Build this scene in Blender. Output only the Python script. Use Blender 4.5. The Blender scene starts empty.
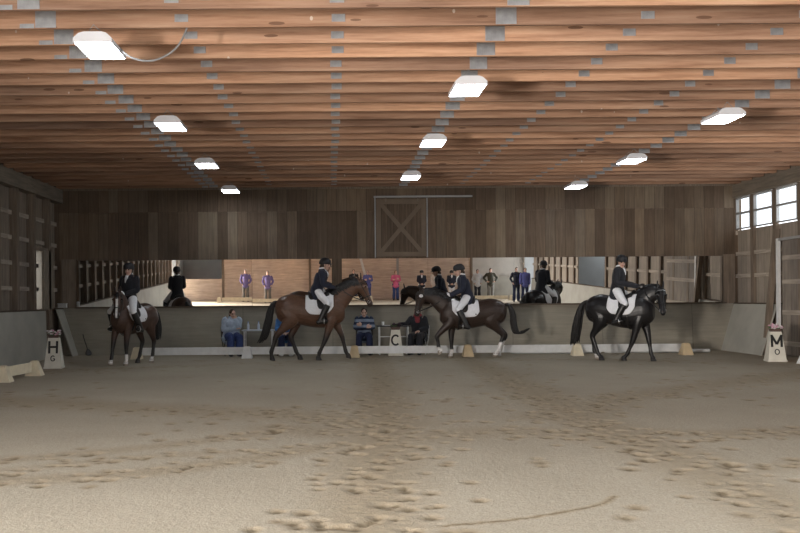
import bpy, math, random
import numpy as np
from mathutils import Vector, Matrix, Euler
from mathutils.kdtree import KDTree

random.seed(7)
rng = np.random.default_rng(7)
PI = math.pi
scene = bpy.context.scene
COL = scene.collection

# ------------------------------------------------------------------ objects
def tag(o, label=None, cat=None, group=None, kind=None):
    if label: o['label'] = label
    if cat: o['category'] = cat
    if group: o['group'] = group
    if kind: o['kind'] = kind
    return o

def empty(name, loc=(0, 0, 0), rz=0.0):
    o = bpy.data.objects.new(name, None)
    COL.objects.link(o)
    o.location = loc
    o.rotation_euler = (0, 0, rz)
    o.empty_display_size = 0.1
    return o

def link(name, me, mats=None, parent=None, loc=None, rz=None, smooth=None):
    if mats is not None:
        if not isinstance(mats, (list, tuple)): mats = [mats]
        if not me.materials:
            for m in mats: me.materials.append(m)
    if smooth is not None:
        me.polygons.foreach_set('use_smooth', [bool(smooth)] * len(me.polygons))
    o = bpy.data.objects.new(name, me)
    COL.objects.link(o)
    if parent is not None: o.parent = parent
    if loc is not None: o.location = loc
    if rz is not None: o.rotation_euler = (0, 0, rz)
    return o

# ------------------------------------------------------------------ geometry
class G:
    """collects closed shapes; each shape has a tag"""
    def __init__(s): s.v = []; s.f = []; s.t = []; s.n = 0
    def add(s, vf, t=''):
        V, F = vf
        V = np.asarray(V, float)
        s.v.append(V); s.f += [tuple(i + s.n for i in q) for q in F]
        s.t += [t] * len(V); s.n += len(V)
        return s
    def V(s): return np.concatenate(s.v) if s.v else np.zeros((0, 3))
    def mesh(s, name, S=None):
        me = bpy.data.meshes.new(name)
        V = s.V()
        if S is not None: V = V * np.asarray(S)
        me.from_pydata(V.tolist(), [], s.f)
        me.validate(); me.update()
        return me
    def obj(s, name, mats, parent=None, S=None, smooth=False, **k):
        return link(name, s.mesh(name, S), mats, parent, smooth=smooth, **k)

def box(x0, x1, y0, y1, z0, z1):
    V = [(x, y, z) for z in (z0, z1) for y in (y0, y1) for x in (x0, x1)]
    F = [(0, 2, 3, 1), (4, 5, 7, 6), (0, 1, 5, 4), (2, 6, 7, 3), (0, 4, 6, 2), (1, 3, 7, 5)]
    return V, F

def xf(vf, M):
    V = np.asarray(vf[0], float)
    M = np.array(M)
    return V @ M[:3, :3].T + M[:3, 3], vf[1]

def prism(poly, axis, a, b):
    """polygon (2-tuples) extruded along axis 'x'/'y'/'z' from a to b"""
    n = len(poly)
    def p(q, w):
        return {'x': (w, q[0], q[1]), 'y': (q[0], w, q[1]), 'z': (q[0], q[1], w)}[axis]
    V = [p(q, a) for q in poly] + [p(q, b) for q in poly]
    F = [tuple(range(n))[::-1], tuple(range(n, 2 * n))] + [(i, (i + 1) % n, n + (i + 1) % n, n + i) for i in range(n)]
    return V, F

def frustum(bx, by, tx, ty, z0, z1, cx=0, cy=0):
    V = [(cx + sx * bx / 2, cy + sy * by / 2, z0) for sx, sy in ((-1, -1), (1, -1), (1, 1), (-1, 1))] + \
        [(cx + sx * tx / 2, cy + sy * ty / 2, z1) for sx, sy in ((-1, -1), (1, -1), (1, 1), (-1, 1))]
    F = [(3, 2, 1, 0), (4, 5, 6, 7), (0, 1, 5, 4), (1, 2, 6, 5), (2, 3, 7, 6), (3, 0, 4, 7)]
    return V, F

def loft(R):
    R = np.asarray(R, float)
    k, n, _ = R.shape
    V = R.reshape(-1, 3)
    F = []
    for i in range(k - 1):
        for j in range(n):
            a = i * n + j; b = i * n + (j + 1) % n
            F.append((a, b, b + n, a + n))
    c0 = len(V); V = np.vstack([V, R[0].mean(0), R[-1].mean(0)])
    for j in range(n):
        F.append((c0, (j + 1) % n, j))
        F.append((c0 + 1, (k - 1) * n + j, (k - 1) * n + (j + 1) % n))
    return V, F

def catmull(P, sub):
    P = np.asarray(P, float)
    k = len(P)
    if k < 3 or sub < 2:
        if sub < 2: return P
        t = np.linspace(0, 1, sub + 1)[:, None]
        return P[0] * (1 - t) + P[-1] * t if k == 2 else P
    Q = np.vstack([2 * P[0] - P[1], P, 2 * P[-1] - P[-2]])
    out = []
    for i in range(1, k):
        p0, p1, p2, p3 = Q[i - 1], Q[i], Q[i + 1], Q[i + 2]
        for t in np.arange(sub) / sub:
            out.append(.5 * (2 * p1 + (p2 - p0) * t + (2 * p0 - 5 * p1 + 4 * p2 - p3) * t * t + (3 * p1 - p0 - 3 * p2 + p3) * t ** 3))
    out.append(P[-1])
    return np.array(out)

def tube(pts, rad, n=10, sub=4, side=(0, 1, 0), dome=True):
    """rad: list of r or (r_side, r_other)"""
    rad = [(r, r) if not isinstance(r, (tuple, list)) else r for r in rad]
    A = catmull(np.hstack([np.asarray(pts, float), np.asarray(rad, float)]), sub)
    P, R = A[:, :3], np.maximum(A[:, 3:], 1e-4)
    T = np.gradient(P, axis=0)
    T /= np.maximum(np.linalg.norm(T, axis=1, keepdims=True), 1e-9)
    if dome:
        def capring(i, sgn):
            r = min(R[i]); ps, rs = [], []
            for d, q in ((.95, .3), (.75, .66), (.4, .92)):
                ps.append(P[i] + sgn * T[i] * r * d); rs.append(R[i] * q)
            return ps, rs
        p0, r0 = capring(0, -1); p1, r1 = capring(-1, 1)
        P = np.vstack([p0, P, p1[::-1]]); R = np.vstack([r0, R, r1[::-1]])
        T = np.vstack([[T[0]] * 3, T, [T[-1]] * 3])
    rings = []
    a = np.arange(n) * 2 * PI / n
    side = np.asarray(side, float)
    for p, r, t in zip(P, R, T):
        s = side - side.dot(t) * t
        if np.linalg.norm(s) < .05:
            s = np.array((1., .03, .02)) - t[0] * t
        s /= np.linalg.norm(s)
        o = np.cross(t, s)
        rings.append(p + np.cos(a)[:, None] * s * r[0] + np.sin(a)[:, None] * o * r[1])
    return loft(rings)

def ball(c, r, n=12, m=8, M=None):
    r = np.array(r if isinstance(r, (tuple, list)) else (r, r, r), float)
    th = np.linspace(0.02, PI - .02, m); a = np.arange(n) * 2 * PI / n
    R = [[(math.sin(t) * math.cos(b), math.sin(t) * math.sin(b), -math.cos(t)) for b in a] for t in th]
    V, F = loft(np.array(R) * r)
    if M is not None: V = V @ np.array(M)[:3, :3].T
    return V + np.asarray(c, float), F

def remesh(g, name, voxel, smooth=2, fac=.5, S=None):
    me = g.mesh(name + '_src', S)
    o = bpy.data.objects.new('tmp', me); COL.objects.link(o)
    m = o.modifiers.new('r', 'REMESH'); m.mode = 'VOXEL'; m.voxel_size = voxel; m.adaptivity = 0
    if smooth:
        s = o.modifiers.new('s', 'SMOOTH'); s.iterations = smooth; s.factor = fac
    dg = bpy.context.evaluated_depsgraph_get()
    out = bpy.data.meshes.new_from_object(o.evaluated_get(dg))
    out.name = name
    bpy.data.objects.remove(o); bpy.data.meshes.remove(me)
    out.polygons.foreach_set('use_smooth', [True] * len(out.polygons))
    return out

def nearest_tags(me, g, S=None, faces=True):
    V = g.V()
    if S is not None: V = V * np.asarray(S)
    kd = KDTree(len(V))
    for i, v in enumerate(V): kd.insert(v, i)
    kd.balance()
    it = (p.center for p in me.polygons) if faces else (v.co for v in me.vertices)
    return [g.t[kd.find(c)[1]] for c in it]

# ------------------------------------------------------------------ materials
def nodes(name):
    m = bpy.data.materials.new(name); m.use_nodes = True
    nt = m.node_tree
    for n in list(nt.nodes): nt.nodes.remove(n)
    out = nt.nodes.new('ShaderNodeOutputMaterial')
    b = nt.nodes.new('ShaderNodeBsdfPrincipled')
    nt.links.new(b.outputs[0], out.inputs[0])
    return m, nt, b

def N(nt, typ, **k):
    n = nt.nodes.new(typ)
    for a, v in k.items():
        if a.startswith('i_'):
            n.inputs[int(a[2:]) if a[2:].isdigit() else a[2:].replace('_', ' ')].default_value = v
        else: setattr(n, a, v)
    return n

def math_(nt, op, a, b=None):
    n = nt.nodes.new('ShaderNodeMath'); n.operation = op
    for i, x in enumerate((a, b)):
        if x is None: continue
        if hasattr(x, 'is_output') or hasattr(x, 'links'): nt.links.new(x, n.inputs[i])
        else: n.inputs[i].default_value = x
    return n.outputs[0]

def ramp(nt, fac, stops, interp='LINEAR'):
    r = nt.nodes.new('ShaderNodeValToRGB'); r.color_ramp.interpolation = interp
    e = r.color_ramp.elements
    while len(e) < len(stops): e.new(.5)
    for q, (p, c) in zip(e, stops):
        q.position = p; q.color = (*c, 1) if len(c) == 3 else c
    nt.links.new(fac, r.inputs[0])
    return r.outputs[0]

def mixc(nt, fac, a, b, mode='MIX'):
    m = nt.nodes.new('ShaderNodeMix'); m.data_type = 'RGBA'; m.blend_type = mode
    for i, x in ((0, fac), (6, a), (7, b)):
        if isinstance(x, (int, float)): m.inputs[i].default_value = x
        elif isinstance(x, (tuple, list)): m.inputs[i].default_value = (*x, 1) if len(x) == 3 else x
        else: nt.links.new(x, m.inputs[i])
    return m.outputs[2]

def vec(nt, scale=(1, 1, 1), kind='Object'):
    t = nt.nodes.new('ShaderNodeTexCoord'); mp = nt.nodes.new('ShaderNodeMapping')
    mp.inputs['Scale'].default_value = scale
    nt.links.new(t.outputs[kind], mp.inputs[0])
    return mp.outputs[0]

def noise(nt, v, scale, detail=4, rough=.55):
    n = nt.nodes.new('ShaderNodeTexNoise')
    n.inputs['Scale'].default_value = scale; n.inputs['Detail'].default_value = detail; n.inputs['Roughness'].default_value = rough
    nt.links.new(v, n.inputs['Vector'])
    return n.outputs[0]

def sc(c, k): return tuple(min(1, x * k) for x in c)

def plain(name, col, rough=.7, var=.18, scale=9, stretch=(1, 1, 1), metal=0, bump=0, spec=.5, sheen=0):
    m, nt, b = nodes(name)
    v = vec(nt, stretch)
    f = noise(nt, v, scale)
    c = ramp(nt, f, [(.3, sc(col, 1 - var)), (.7, sc(col, 1 + var))])
    nt.links.new(c, b.inputs['Base Color'])
    b.inputs['Roughness'].default_value = rough; b.inputs['Metallic'].default_value = metal
    b.inputs['Specular IOR Level'].default_value = spec
    if sheen: b.inputs['Sheen Weight'].default_value = sheen
    if bump:
        bp = N(nt, 'ShaderNodeBump', i_Strength=bump, i_Distance=.01)
        nt.links.new(f, bp.inputs['Height']); nt.links.new(bp.outputs[0], b.inputs['Normal'])
    return m

def boards(name, cols, width, axis=0, grain_axis=2, rough=.75, gap=.02, seed=0.0, tier=None, gapcol=.35, random_obj=False, rand_amt=.25, grain=1.0):
    """planks: one random tone each, grain streaks, dark joints. axis: across the boards"""
    m, nt, b = nodes(name)
    t = nt.nodes.new('ShaderNodeTexCoord'); s = nt.nodes.new('ShaderNodeSeparateXYZ')
    nt.links.new(t.outputs['Object'], s.inputs[0])
    a = math_(nt, 'DIVIDE', math_(nt, 'ADD', s.outputs[axis], 100.0 + seed), width)
    fl = math_(nt, 'FLOOR', a); fr = math_(nt, 'FRACT', a)
    if tier is not None:
        up = math_(nt, 'GREATER_THAN', s.outputs[2], tier)
        fl = math_(nt, 'ADD', fl, math_(nt, 'MULTIPLY', up, 37.3))
    wn = nt.nodes.new('ShaderNodeTexWhiteNoise'); wn.noise_dimensions = '1D'
    nt.links.new(fl, wn.inputs['W'])
    st = [14, 14, 14]; st[grain_axis] = .9
    v = vec(nt, tuple(st))
    off = N(nt, 'ShaderNodeVectorMath', operation='ADD')
    cmb = nt.nodes.new('ShaderNodeCombineXYZ')
    for i in range(3): nt.links.new(math_(nt, 'MULTIPLY', fl, 3.71 + i), cmb.inputs[i])
    nt.links.new(v, off.inputs[0]); nt.links.new(cmb.outputs[0], off.inputs[1])
    g1 = noise(nt, off.outputs[0], 1.6, 6, .6)
    tone = ramp(nt, wn.outputs[0], [(i / (len(cols) - 1), c) for i, c in enumerate(cols)])
    lo, hi = 1 - .38 * grain, 1 + .30 * grain
    gr = ramp(nt, g1, [(.25, (lo, lo, lo)), (.75, (hi, hi, hi))])
    c = mixc(nt, 1.0, tone, gr, 'MULTIPLY')
    big = noise(nt, vec(nt, (1, 1, 1)), .55, 5, .6)
    bg = ramp(nt, big, [(.3, (.72, .72, .74)), (.7, (1.15, 1.14, 1.1))])
    c = mixc(nt, 1.0, c, bg, 'MULTIPLY')
    edge = math_(nt, 'MULTIPLY', math_(nt, 'LESS_THAN', fr, gap), 1 - gapcol)
    c = mixc(nt, edge, c, (0.02, .016, .012))
    nt.links.new(c, b.inputs['Base Color'])
    b.inputs['Roughness'].default_value = rough
    b.inputs['Specular IOR Level'].default_value = .25
    bp = N(nt, 'ShaderNodeBump', i_Strength=.35, i_Distance=.004)
    nt.links.new(g1, bp.inputs['Height']); nt.links.new(bp.outputs[0], b.inputs['Normal'])
    return m

def joist_wood(name):
    m, nt, b = nodes(name)
    oi = nt.nodes.new('ShaderNodeObjectInfo')
    v = vec(nt, (.55, 1, 11))
    off = N(nt, 'ShaderNodeVectorMath', operation='ADD')
    cmb = nt.nodes.new('ShaderNodeCombineXYZ')
    for i in range(3): nt.links.new(math_(nt, 'MULTIPLY', oi.outputs['Random'], 40 + 13 * i), cmb.inputs[i])
    nt.links.new(v, off.inputs[0]); nt.links.new(cmb.outputs[0], off.inputs[1])
    g1 = noise(nt, off.outputs[0], 1.5, 8, .68)
    c = ramp(nt, g1, [(.28, (.27, .145, .088)), (.5, (.49, .295, .195)), (.72, (.63, .42, .295))])
    # length segments with their own tone
    off2 = N(nt, 'ShaderNodeVectorMath', operation='ADD')
    nt.links.new(vec(nt, (.25, 1, 1)), off2.inputs[0]); nt.links.new(cmb.outputs[0], off2.inputs[1])
    g2 = noise(nt, off2.outputs[0], 1.0, 2, .4)
    c = mixc(nt, 1.0, c, ramp(nt, g2, [(.32, (.62, .63, .66)), (.68, (1.20, 1.17, 1.12))]), 'MULTIPLY')
    rr = ramp(nt, oi.outputs['Random'], [(0, (.70, .69, .69)), (1, (1.14, 1.13, 1.12))])
    c = mixc(nt, 1.0, c, rr, 'MULTIPLY')
    # knots
    vo = nt.nodes.new('ShaderNodeTexVoronoi'); vo.inputs['Scale'].default_value = 1.0
    off3 = N(nt, 'ShaderNodeVectorMath', operation='ADD')
    nt.links.new(vec(nt, (1.1, 1, 5.2)), off3.inputs[0]); nt.links.new(cmb.outputs[0], off3.inputs[1])
    nt.links.new(off3.outputs[0], vo.inputs['Vector'])
    kn = math_(nt, 'LESS_THAN', vo.outputs['Distance'], .10)
    c = mixc(nt, math_(nt, 'MULTIPLY', kn, .7), c, (.10, .05, .03))
    # pale droppings
    vo2 = nt.nodes.new('ShaderNodeTexVoronoi'); vo2.inputs['Scale'].default_value = 1.0
    off4 = N(nt, 'ShaderNodeVectorMath', operation='ADD')
    nt.links.new(vec(nt, (3.3, 1, 2.2)), off4.inputs[0]); nt.links.new(cmb.outputs[0], off4.inputs[1])
    nt.links.new(off4.outputs[0], vo2.inputs['Vector'])
    sp = math_(nt, 'LESS_THAN', vo2.outputs['Distance'], .055)
    c = mixc(nt, math_(nt, 'MULTIPLY', sp, .55), c, (.75, .70, .64))
    nt.links.new(c, b.inputs['Base Color'])
    b.inputs['Roughness'].default_value = .75; b.inputs['Specular IOR Level'].default_value = .25
    return m

def sand_mat():
    m, nt, b = nodes('arena_sand')
    at = N(nt, 'ShaderNodeAttribute', attribute_name='dug')
    v = vec(nt)
    n1 = noise(nt, v, .45, 5, .6); n2 = noise(nt, v, 14, 5, .7); n3 = noise(nt, v, 70, 3, .6)
    dry = ramp(nt, n1, [(.3, (.36, .316, .246)), (.7, (.435, .385, .305))])
    dry = mixc(nt, 1.0, dry, ramp(nt, n3, [(.25, (.72, .71, .70)), (.75, (1.18, 1.18, 1.18))]), 'MULTIPLY')
    lane = ramp(nt, n2, [(.3, (.25, .20, .138)), (.7, (.36, .30, .213))])
    damp = ramp(nt, n2, [(.3, (.12, .09, .058)), (.7, (.24, .19, .125))])
    f = math_(nt, 'ADD', at.outputs['Fac'], math_(nt, 'MULTIPLY', math_(nt, 'SUBTRACT', n2, .5), .55))
    f = ramp(nt, f, [(.12, (0, 0, 0)), (.62, (1, 1, 1))])
    c = mixc(nt, f, dry, lane)
    deep = ramp(nt, math_(nt, 'ADD', at.outputs['Fac'], math_(nt, 'MULTIPLY', math_(nt, 'SUBTRACT', n2, .5), .35)), [(.62, (0, 0, 0)), (.86, (1, 1, 1))])
    c = mixc(nt, deep, c, damp)
    nt.links.new(c, b.inputs['Base Color'])
    b.inputs['Roughness'].default_value = .95; b.inputs['Specular IOR Level'].default_value = .1
    h = math_(nt, 'ADD', math_(nt, 'MULTIPLY', n2, 1.0), math_(nt, 'MULTIPLY', n3, .5))
    bp = N(nt, 'ShaderNodeBump', i_Strength=.55, i_Distance=.025)
    nt.links.new(h, bp.inputs['Height']); nt.links.new(bp.outputs[0], b.inputs['Normal'])
    return m

def emit(name, col, s):
    m, nt, b = nodes(name)
    b.inputs['Base Color'].default_value = (*col, 1)
    b.inputs['Emission Color'].default_value = (*col, 1); b.inputs['Emission Strength'].default_value = s
    return m

def mirror_mat():
    m, nt, b = nodes('mirror_glass')
    n = noise(nt, vec(nt), 2.0, 3)
    c = ramp(nt, n, [(.3, (.80, .79, .77)), (.7, (.86, .85, .83))])
    nt.links.new(c, b.inputs['Base Color'])
    b.inputs['Metallic'].default_value = 1; b.inputs['Roughness'].default_value = 0.0
    return m

def glass_mat():
    m = bpy.data.materials.new('window_glass'); m.use_nodes = True
    nt = m.node_tree
    for n in list(nt.nodes): nt.nodes.remove(n)
    out = nt.nodes.new('ShaderNodeOutputMaterial'); mx = nt.nodes.new('ShaderNodeMixShader')
    tr = nt.nodes.new('ShaderNodeBsdfTransparent'); gl = nt.nodes.new('ShaderNodeBsdfGlossy')
    gl.inputs['Roughness'].default_value = .05; tr.inputs[0].default_value = (.93, .95, .96, 1)
    mx.inputs[0].default_value = .06
    nt.links.new(tr.outputs[0], mx.inputs[1]); nt.links.new(gl.outputs[0], mx.inputs[2]); nt.links.new(mx.outputs[0], out.inputs[0])
    return m

def coat_mat(name, rough=.42):
    m, nt, b = nodes(name)
    at = N(nt, 'ShaderNodeVertexColor', layer_name='Coat')
    f = noise(nt, vec(nt, (2, 2, 5)), 6, 5)
    c = mixc(nt, 1.0, at.outputs[0], ramp(nt, f, [(.3, (.82, .82, .82)), (.7, (1.15, 1.15, 1.15))]), 'MULTIPLY')
    nt.links.new(c, b.inputs['Base Color'])
    b.inputs['Roughness'].default_value = rough; b.inputs['Specular IOR Level'].default_value = .4
    return m

MT = {}
def mk(name, *a, **k):
    if name not in MT: MT[name] = plain(name, *a, **k)
    return MT[name]

black_cloth = mk('black_wool', (.012, .013, .019), .85, .25, 30, sheen=.1)
navy_cloth = mk('navy_wool', (.012, .016, .034), .85, .25, 30, sheen=.1)
white_cloth = mk('white_cotton', (.78, .79, .82), .85, .05, 20)
black_leather = mk('black_leather', (.012, .011, .011), .38, .3, 25)
helmet_mat = mk('black_velvet', (.013, .013, .016), .6, .2, 20)
skin = mk('skin', (.62, .40, .31), .55, .06, 12)
eye_mat = mk('eye_dark', (.03, .02, .015), .2, .1, 5)
lip_mat = mk('lips', (.50, .22, .19), .5, .05, 12)
hair_brown = mk('brown_hair', (.05, .03, .018), .6, .35, 40, (1, 1, .2))
hair_grey = mk('grey_hair', (.32, .30, .28), .6, .25, 40, (1, 1, .2))
hair_blond = mk('fair_hair', (.32, .22, .12), .6, .25, 40, (1, 1, .2))
jean = mk('blue_denim', (.035, .06, .18), .85, .25, 30)
jean_dark = mk('dark_denim', (.016, .024, .07), .85, .25, 30)
mane_black = mk('black_horsehair', (.010, .009, .009), .5, .35, 40, (6, 6, .6))
steel = mk('steel', (.62, .63, .65), .3, .08, 10, metal=1)
galv = mk('galvanised_plate', (.37, .38, .40), .55, .14, 14, metal=.45)
white_paint = mk('white_paint', (.70, .71, .71), .55, .08, 6)
cream_paint = mk('cream_paint', (.72, .64, .47), .6, .10, 7)
letter_black = mk('black_paint', (.012, .012, .012), .5, .1, 6)
LF, LR, LL, LS, LD1, LD2, ROLL, EXPO = 80, 220, 60, 110, 1550, 260, -0.45, 0.2
# ================================================================== the hall
XL, XR, YB, YF = -7.31, 10.98, 23.2, -2.9      # side walls, far wall, wall behind the viewer
ZC = 4.48                                       # underside of the joists
EYE = 1.44

wall_cols = [(.10, .070, .048), (.135, .096, .068), (.155, .11, .077), (.11, .078, .055), (.20, .148, .103), (.125, .088, .062), (.22, .172, .125), (.115, .082, .058)]
far_boards = boards('far_wall_boards', wall_cols, .27, 0, 2, tier=3.86, gap=.035, grain=.75)
side_pale = boards('right_wall_boards', [(.36, .31, .26), (.40, .34, .285), (.33, .285, .235)], .3, 1, 2, gap=.03, grain=.6)
side_boards = boards('side_wall_boards', [(.26, .215, .175), (.30, .25, .205), (.24, .2, .16), (.31, .26, .21)], .3, 1, 2, gap=.03)
rear_ply = boards('rear_wall_plywood', [(.60, .49, .41), (.63, .515, .43), (.57, .465, .385)], 1.22, 2, 0, gap=.008, grain=.8)
kick_far = boards('far_kick_plywood', [(.30, .278, .232), (.32, .296, .246), (.29, .266, .218)], 2.44, 0, 0, gap=.004, grain=.35)
kick_side = plain('side_kick_board', (.40, .39, .345), .7, .12, 1.6, bump=.05)
post_wood = boards('post_wood', [(.19, .152, .12), (.23, .182, .142), (.21, .166, .13)], .5, 1, 2, gap=0)
girt_wood = boards('girt_wood', [(.46, .40, .335), (.40, .345, .285)], 1.9, 1, 1, gap=0)
beam_wood = boards('beam_wood', [(.25, .215, .175), (.22, .185, .15)], 3.1, 1, 1, gap=0)
trim_pale = mk('pale_trim', (.33, .33, .33), .55, .1, 5)
dark_wood = boards('dark_ledge_wood', [(.11, .085, .065), (.13, .10, .075)], 2.4, 0, 0, gap=0)
deck_mat = boards('roof_deck', [(.22, .13, .08), (.26, .16, .10)], .2, 1, 0)
joist_mat = joist_wood('joist_wood')
glass = glass_mat()
mirror = mirror_mat()
sand = sand_mat()
grey_lobby = plain('grey_lobby_wall', (.42, .44, .45), .8, .08, 1.2)
tarp = plain('pale_tarp', (.55, .53, .49), .7, .1, 1.5)

# ------------------------------------------------------------------ floor
ys = [YF]
while ys[-1] < 4.2: ys.append(ys[-1] + .09)
while ys[-1] < 23.6: ys.append(ys[-1] + max(.019, .0034 * ys[-1]))
ys = np.array(ys)
xs = np.arange(XL - .3, XR + .3, .034)
X, Y = np.meshgrid(xs, ys)
dug = np.zeros_like(X)
lanes = [  # (points, half width, strength)
    ([(1.0, 22), (.85, 15), (.6, 10), (.35, 7), (.1, 4)], .52, .95),
    ([(3.3, 22), (3.15, 15), (3.0, 10), (3.1, 7.5), (3.0, 4.2)], .55, .85),
    ([(3.1, 8.6), (2.0, 9.3), (.8, 9.0), (-.6, 9.6)], .55, .7),
    ([(-7, 12.2), (-5, 12.6), (-2.6, 11.6), (-.4, 10.6), (.7, 10.0)], .75, .75),
    ([(-4, 6.6), (-2.6, 6.9), (-1.4, 7.3), (.2, 8.6)], .26, .85),
    ([(-5, 7.5), (-3.1, 7.8), (-1.6, 8.6), (-.6, 9.4)], .24, .75),
    ([(-3, 7.25), (-1.5, 8.0), (0, 8.3)], .2, .6),
    ([(10, 17), (7, 14.6), (4.2, 12.3), (2.7, 10.4)], .6, .7),
    ([(8, 9.9), (5.5, 9.2), (4.2, 9.0), (3.2, 9.2)], .4, .7),
    ([(7, 7.6), (4.6, 7.4), (3.2, 7.0)], .3, .6),
    ([(-6.6, 17.5), (-4.6, 18.3), (0, 20.2), (5, 20.2), (9, 19.2)], .6, .35),
    ([(.7, 5.42), (1.3, 5.62), (1.85, 5.95), (2.05, 6.2)], .032, 1.45),
    ([(-1.4, 10.9), (2.5, 12.4), (6, 12.6)], .3, .3),
]
prints = []
for P, w, s in lanes:
    Q = catmull(np.array(P, float), 14)
    best = np.full(X.shape, 9.0)
    for a, b in zip(Q[:-1], Q[1:]):
        d = b - a; L2 = d @ d
        lo = np.minimum(a, b) - 3 * w; hi = np.maximum(a, b) + 3 * w
        i0, i1 = np.searchsorted(ys, [lo[1], hi[1]]); j0, j1 = np.searchsorted(xs, [lo[0], hi[0]])
        if i1 <= i0 or j1 <= j0: continue
        sx, sy = X[i0:i1, j0:j1] - a[0], Y[i0:i1, j0:j1] - a[1]
        t = np.clip((sx * d[0] + sy * d[1]) / L2, 0, 1)
        best[i0:i1, j0:j1] = np.minimum(best[i0:i1, j0:j1], np.hypot(sx - t * d[0], sy - t * d[1]))
    dug = np.maximum(dug, s * np.exp(-(best / w) ** 2) * .58)
    length = np.linalg.norm(np.diff(Q, axis=0), axis=1).sum()
    if w > .1:
        for _ in range(int(length * (7 + 17 * w * s) )):
            k = rng.integers(0, len(Q) - 1); t = rng.random()
            c = Q[k] * (1 - t) + Q[k + 1] * t + rng.normal(0, w * .62, 2)
            prints.append((*c, rng.uniform(.04, .075), rng.uniform(.65, 1.0) * min(1, s + .2)))
for _ in range(170):
    prints.append((rng.uniform(-6.5, 10), rng.uniform(4.5, 21), rng.uniform(.05, .08), rng.uniform(.25, .6)))
Z = np.zeros_like(X)
for px, py, r, s in prints:
    i0, i1 = np.searchsorted(ys, [py - 3.2 * r, py + 3.2 * r]); j0, j1 = np.searchsorted(xs, [px - 3.2 * r, px + 3.2 * r])
    if i1 <= i0 or j1 <= j0: continue
    q = np.hypot(X[i0:i1, j0:j1] - px, (Y[i0:i1, j0:j1] - py) * .9) / r
    Z[i0:i1, j0:j1] += s * (-.026 * np.exp(-q ** 2 * 1.3) + .003 * np.exp(-((q - 1.5) / .5) ** 2))
    dug[i0:i1, j0:j1] = np.maximum(dug[i0:i1, j0:j1], (s * .25 + .72) * np.exp(-(q / 1.25) ** 2))
dragd = dug * 0
Z += (rng.random(Z.shape) - .5) * .012 * np.clip(dug * 1.4, .08, 1)
Z = np.clip(Z, -.06, .035)
nr, nc = X.shape
V = np.stack([X, Y, Z - .004], -1).reshape(-1, 3)
idx = np.arange(nr * nc).reshape(nr, nc)
F = np.stack([idx[:-1, :-1], idx[:-1, 1:], idx[1:, 1:], idx[1:, :-1]], -1).reshape(-1, 4)
me = bpy.data.meshes.new('floor')
me.vertices.add(len(V)); me.vertices.foreach_set('co', V.ravel())
me.loops.add(F.size); me.loops.foreach_set('vertex_index', F.ravel().astype(np.int32))
me.polygons.add(len(F)); me.polygons.foreach_set('loop_start', np.arange(0, F.size, 4, dtype=np.int32))
me.update(calc_edges=True)
at = me.attributes.new('dug', 'FLOAT', 'POINT'); at.data.foreach_set('value', dug.ravel().astype(np.float32))
me.materials.append(sand)
me.polygons.foreach_set('use_smooth', [True] * len(me.polygons))
o = bpy.data.objects.new('floor', me); COL.objects.link(o); tag(o, kind='structure')

# ------------------------------------------------------------------ ceiling
ceil = G().add(box(XL - .2, XR + .2, 6.9, YB + .2, ZC + .27, ZC + .33)).add(box(XL - .2, XR + .2, YF - .2, 1.6, ZC + .27, ZC + .33)).obj('ceiling', deck_mat)
tag(ceil, kind='structure')
G().add(box(XL - .2, XR + .2, 1.6, 6.9, ZC + .285, ZC + .292)).obj('added_roof_pane', glass, ceil)  # unseen gap in the roof deck, added to let more light in
jme = G().add(box(XL - .05, XR + .05, -.019, .019, 0, .27)).mesh('joist'); jme.materials.append(joist_mat)
def plate_mesh(w, h, ribs):
    g = G().add(box(-w / 2, w / 2, -.0235, -.0195, 0, h))
    for k in range(ribs):
        x = -w / 2 + (k + .5) * w / ribs
        g.add(box(x - .004, x + .004, -.026, -.0234, .004, h - .004))
    me = g.mesh('nail_plate'); me.materials.append(galv); return me
big_plate, mid_plate, low_plate = plate_mesh(.23, .255, 9), plate_mesh(.15, .085, 6), plate_mesh(.16, .05, 6)
plates = [(-3.13, .008, big_plate), (-3.36, .003, low_plate), (-1.63, .06, mid_plate), (.10, .05, mid_plate),
          (1.97, .008, big_plate), (3.55, .055, mid_plate), (5.3, .05, mid_plate), (6.65, .008, big_plate)]
for k in range(-19, 24):
    y = 8.88 + .61 * k
    j = link('joist', jme, None, ceil, (0, y, ZC + rng.uniform(-.004, .006)))
    if k >= -4:
        for px, z, pm in plates:
            link('nail_plate', pm, None, j, (px + rng.uniform(-.015, .015), 0, z))

# ------------------------------------------------------------------ far wall
far = G().add(box(XL - .2, XR + .2, YB, YB + .12, 2.56, ZC + .27)).obj('wall_back', far_boards)
tag(far, kind='structure')
G().add(box(XL - .2, XR + .2, YB + .03, YB + .12, 1.2, 2.58)).obj('recess_panel', far_boards, far)
G().add(prism([(YB - .10, -.05), (YB + .05, -.05), (YB + .05, 1.27), (YB - .005, 1.27)], 'x', XL - .24, XR + .24)).obj('kick_board', kick_far, far)
G().add(box(-6.95, 10.72, YB - .09, YB + .03, 1.265, 1.30)).obj('ledge', dark_wood, far)
G().add(box(XL, XR, YB - .02, YB, 3.83, 3.885)).obj('batten', far_boards, far)
G().add(box(10.66, XR, YB - .04, YB + .05, 1.27, 2.6)).obj('corner_post', post_wood, far)
G().add(box(XL, -6.93, YB - .04, YB + .05, 1.27, 2.6)).obj('corner_post', post_wood, far)
G().add(box(-.02, .32, YB - .02, YB + .04, 1.3, 2.56)).obj('gap_board', far_boards, far)
G().add(box(XL, XR, YB - .03, YB + .01, ZC - .02, ZC + .25)).obj('top_plate', post_wood, far)
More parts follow.
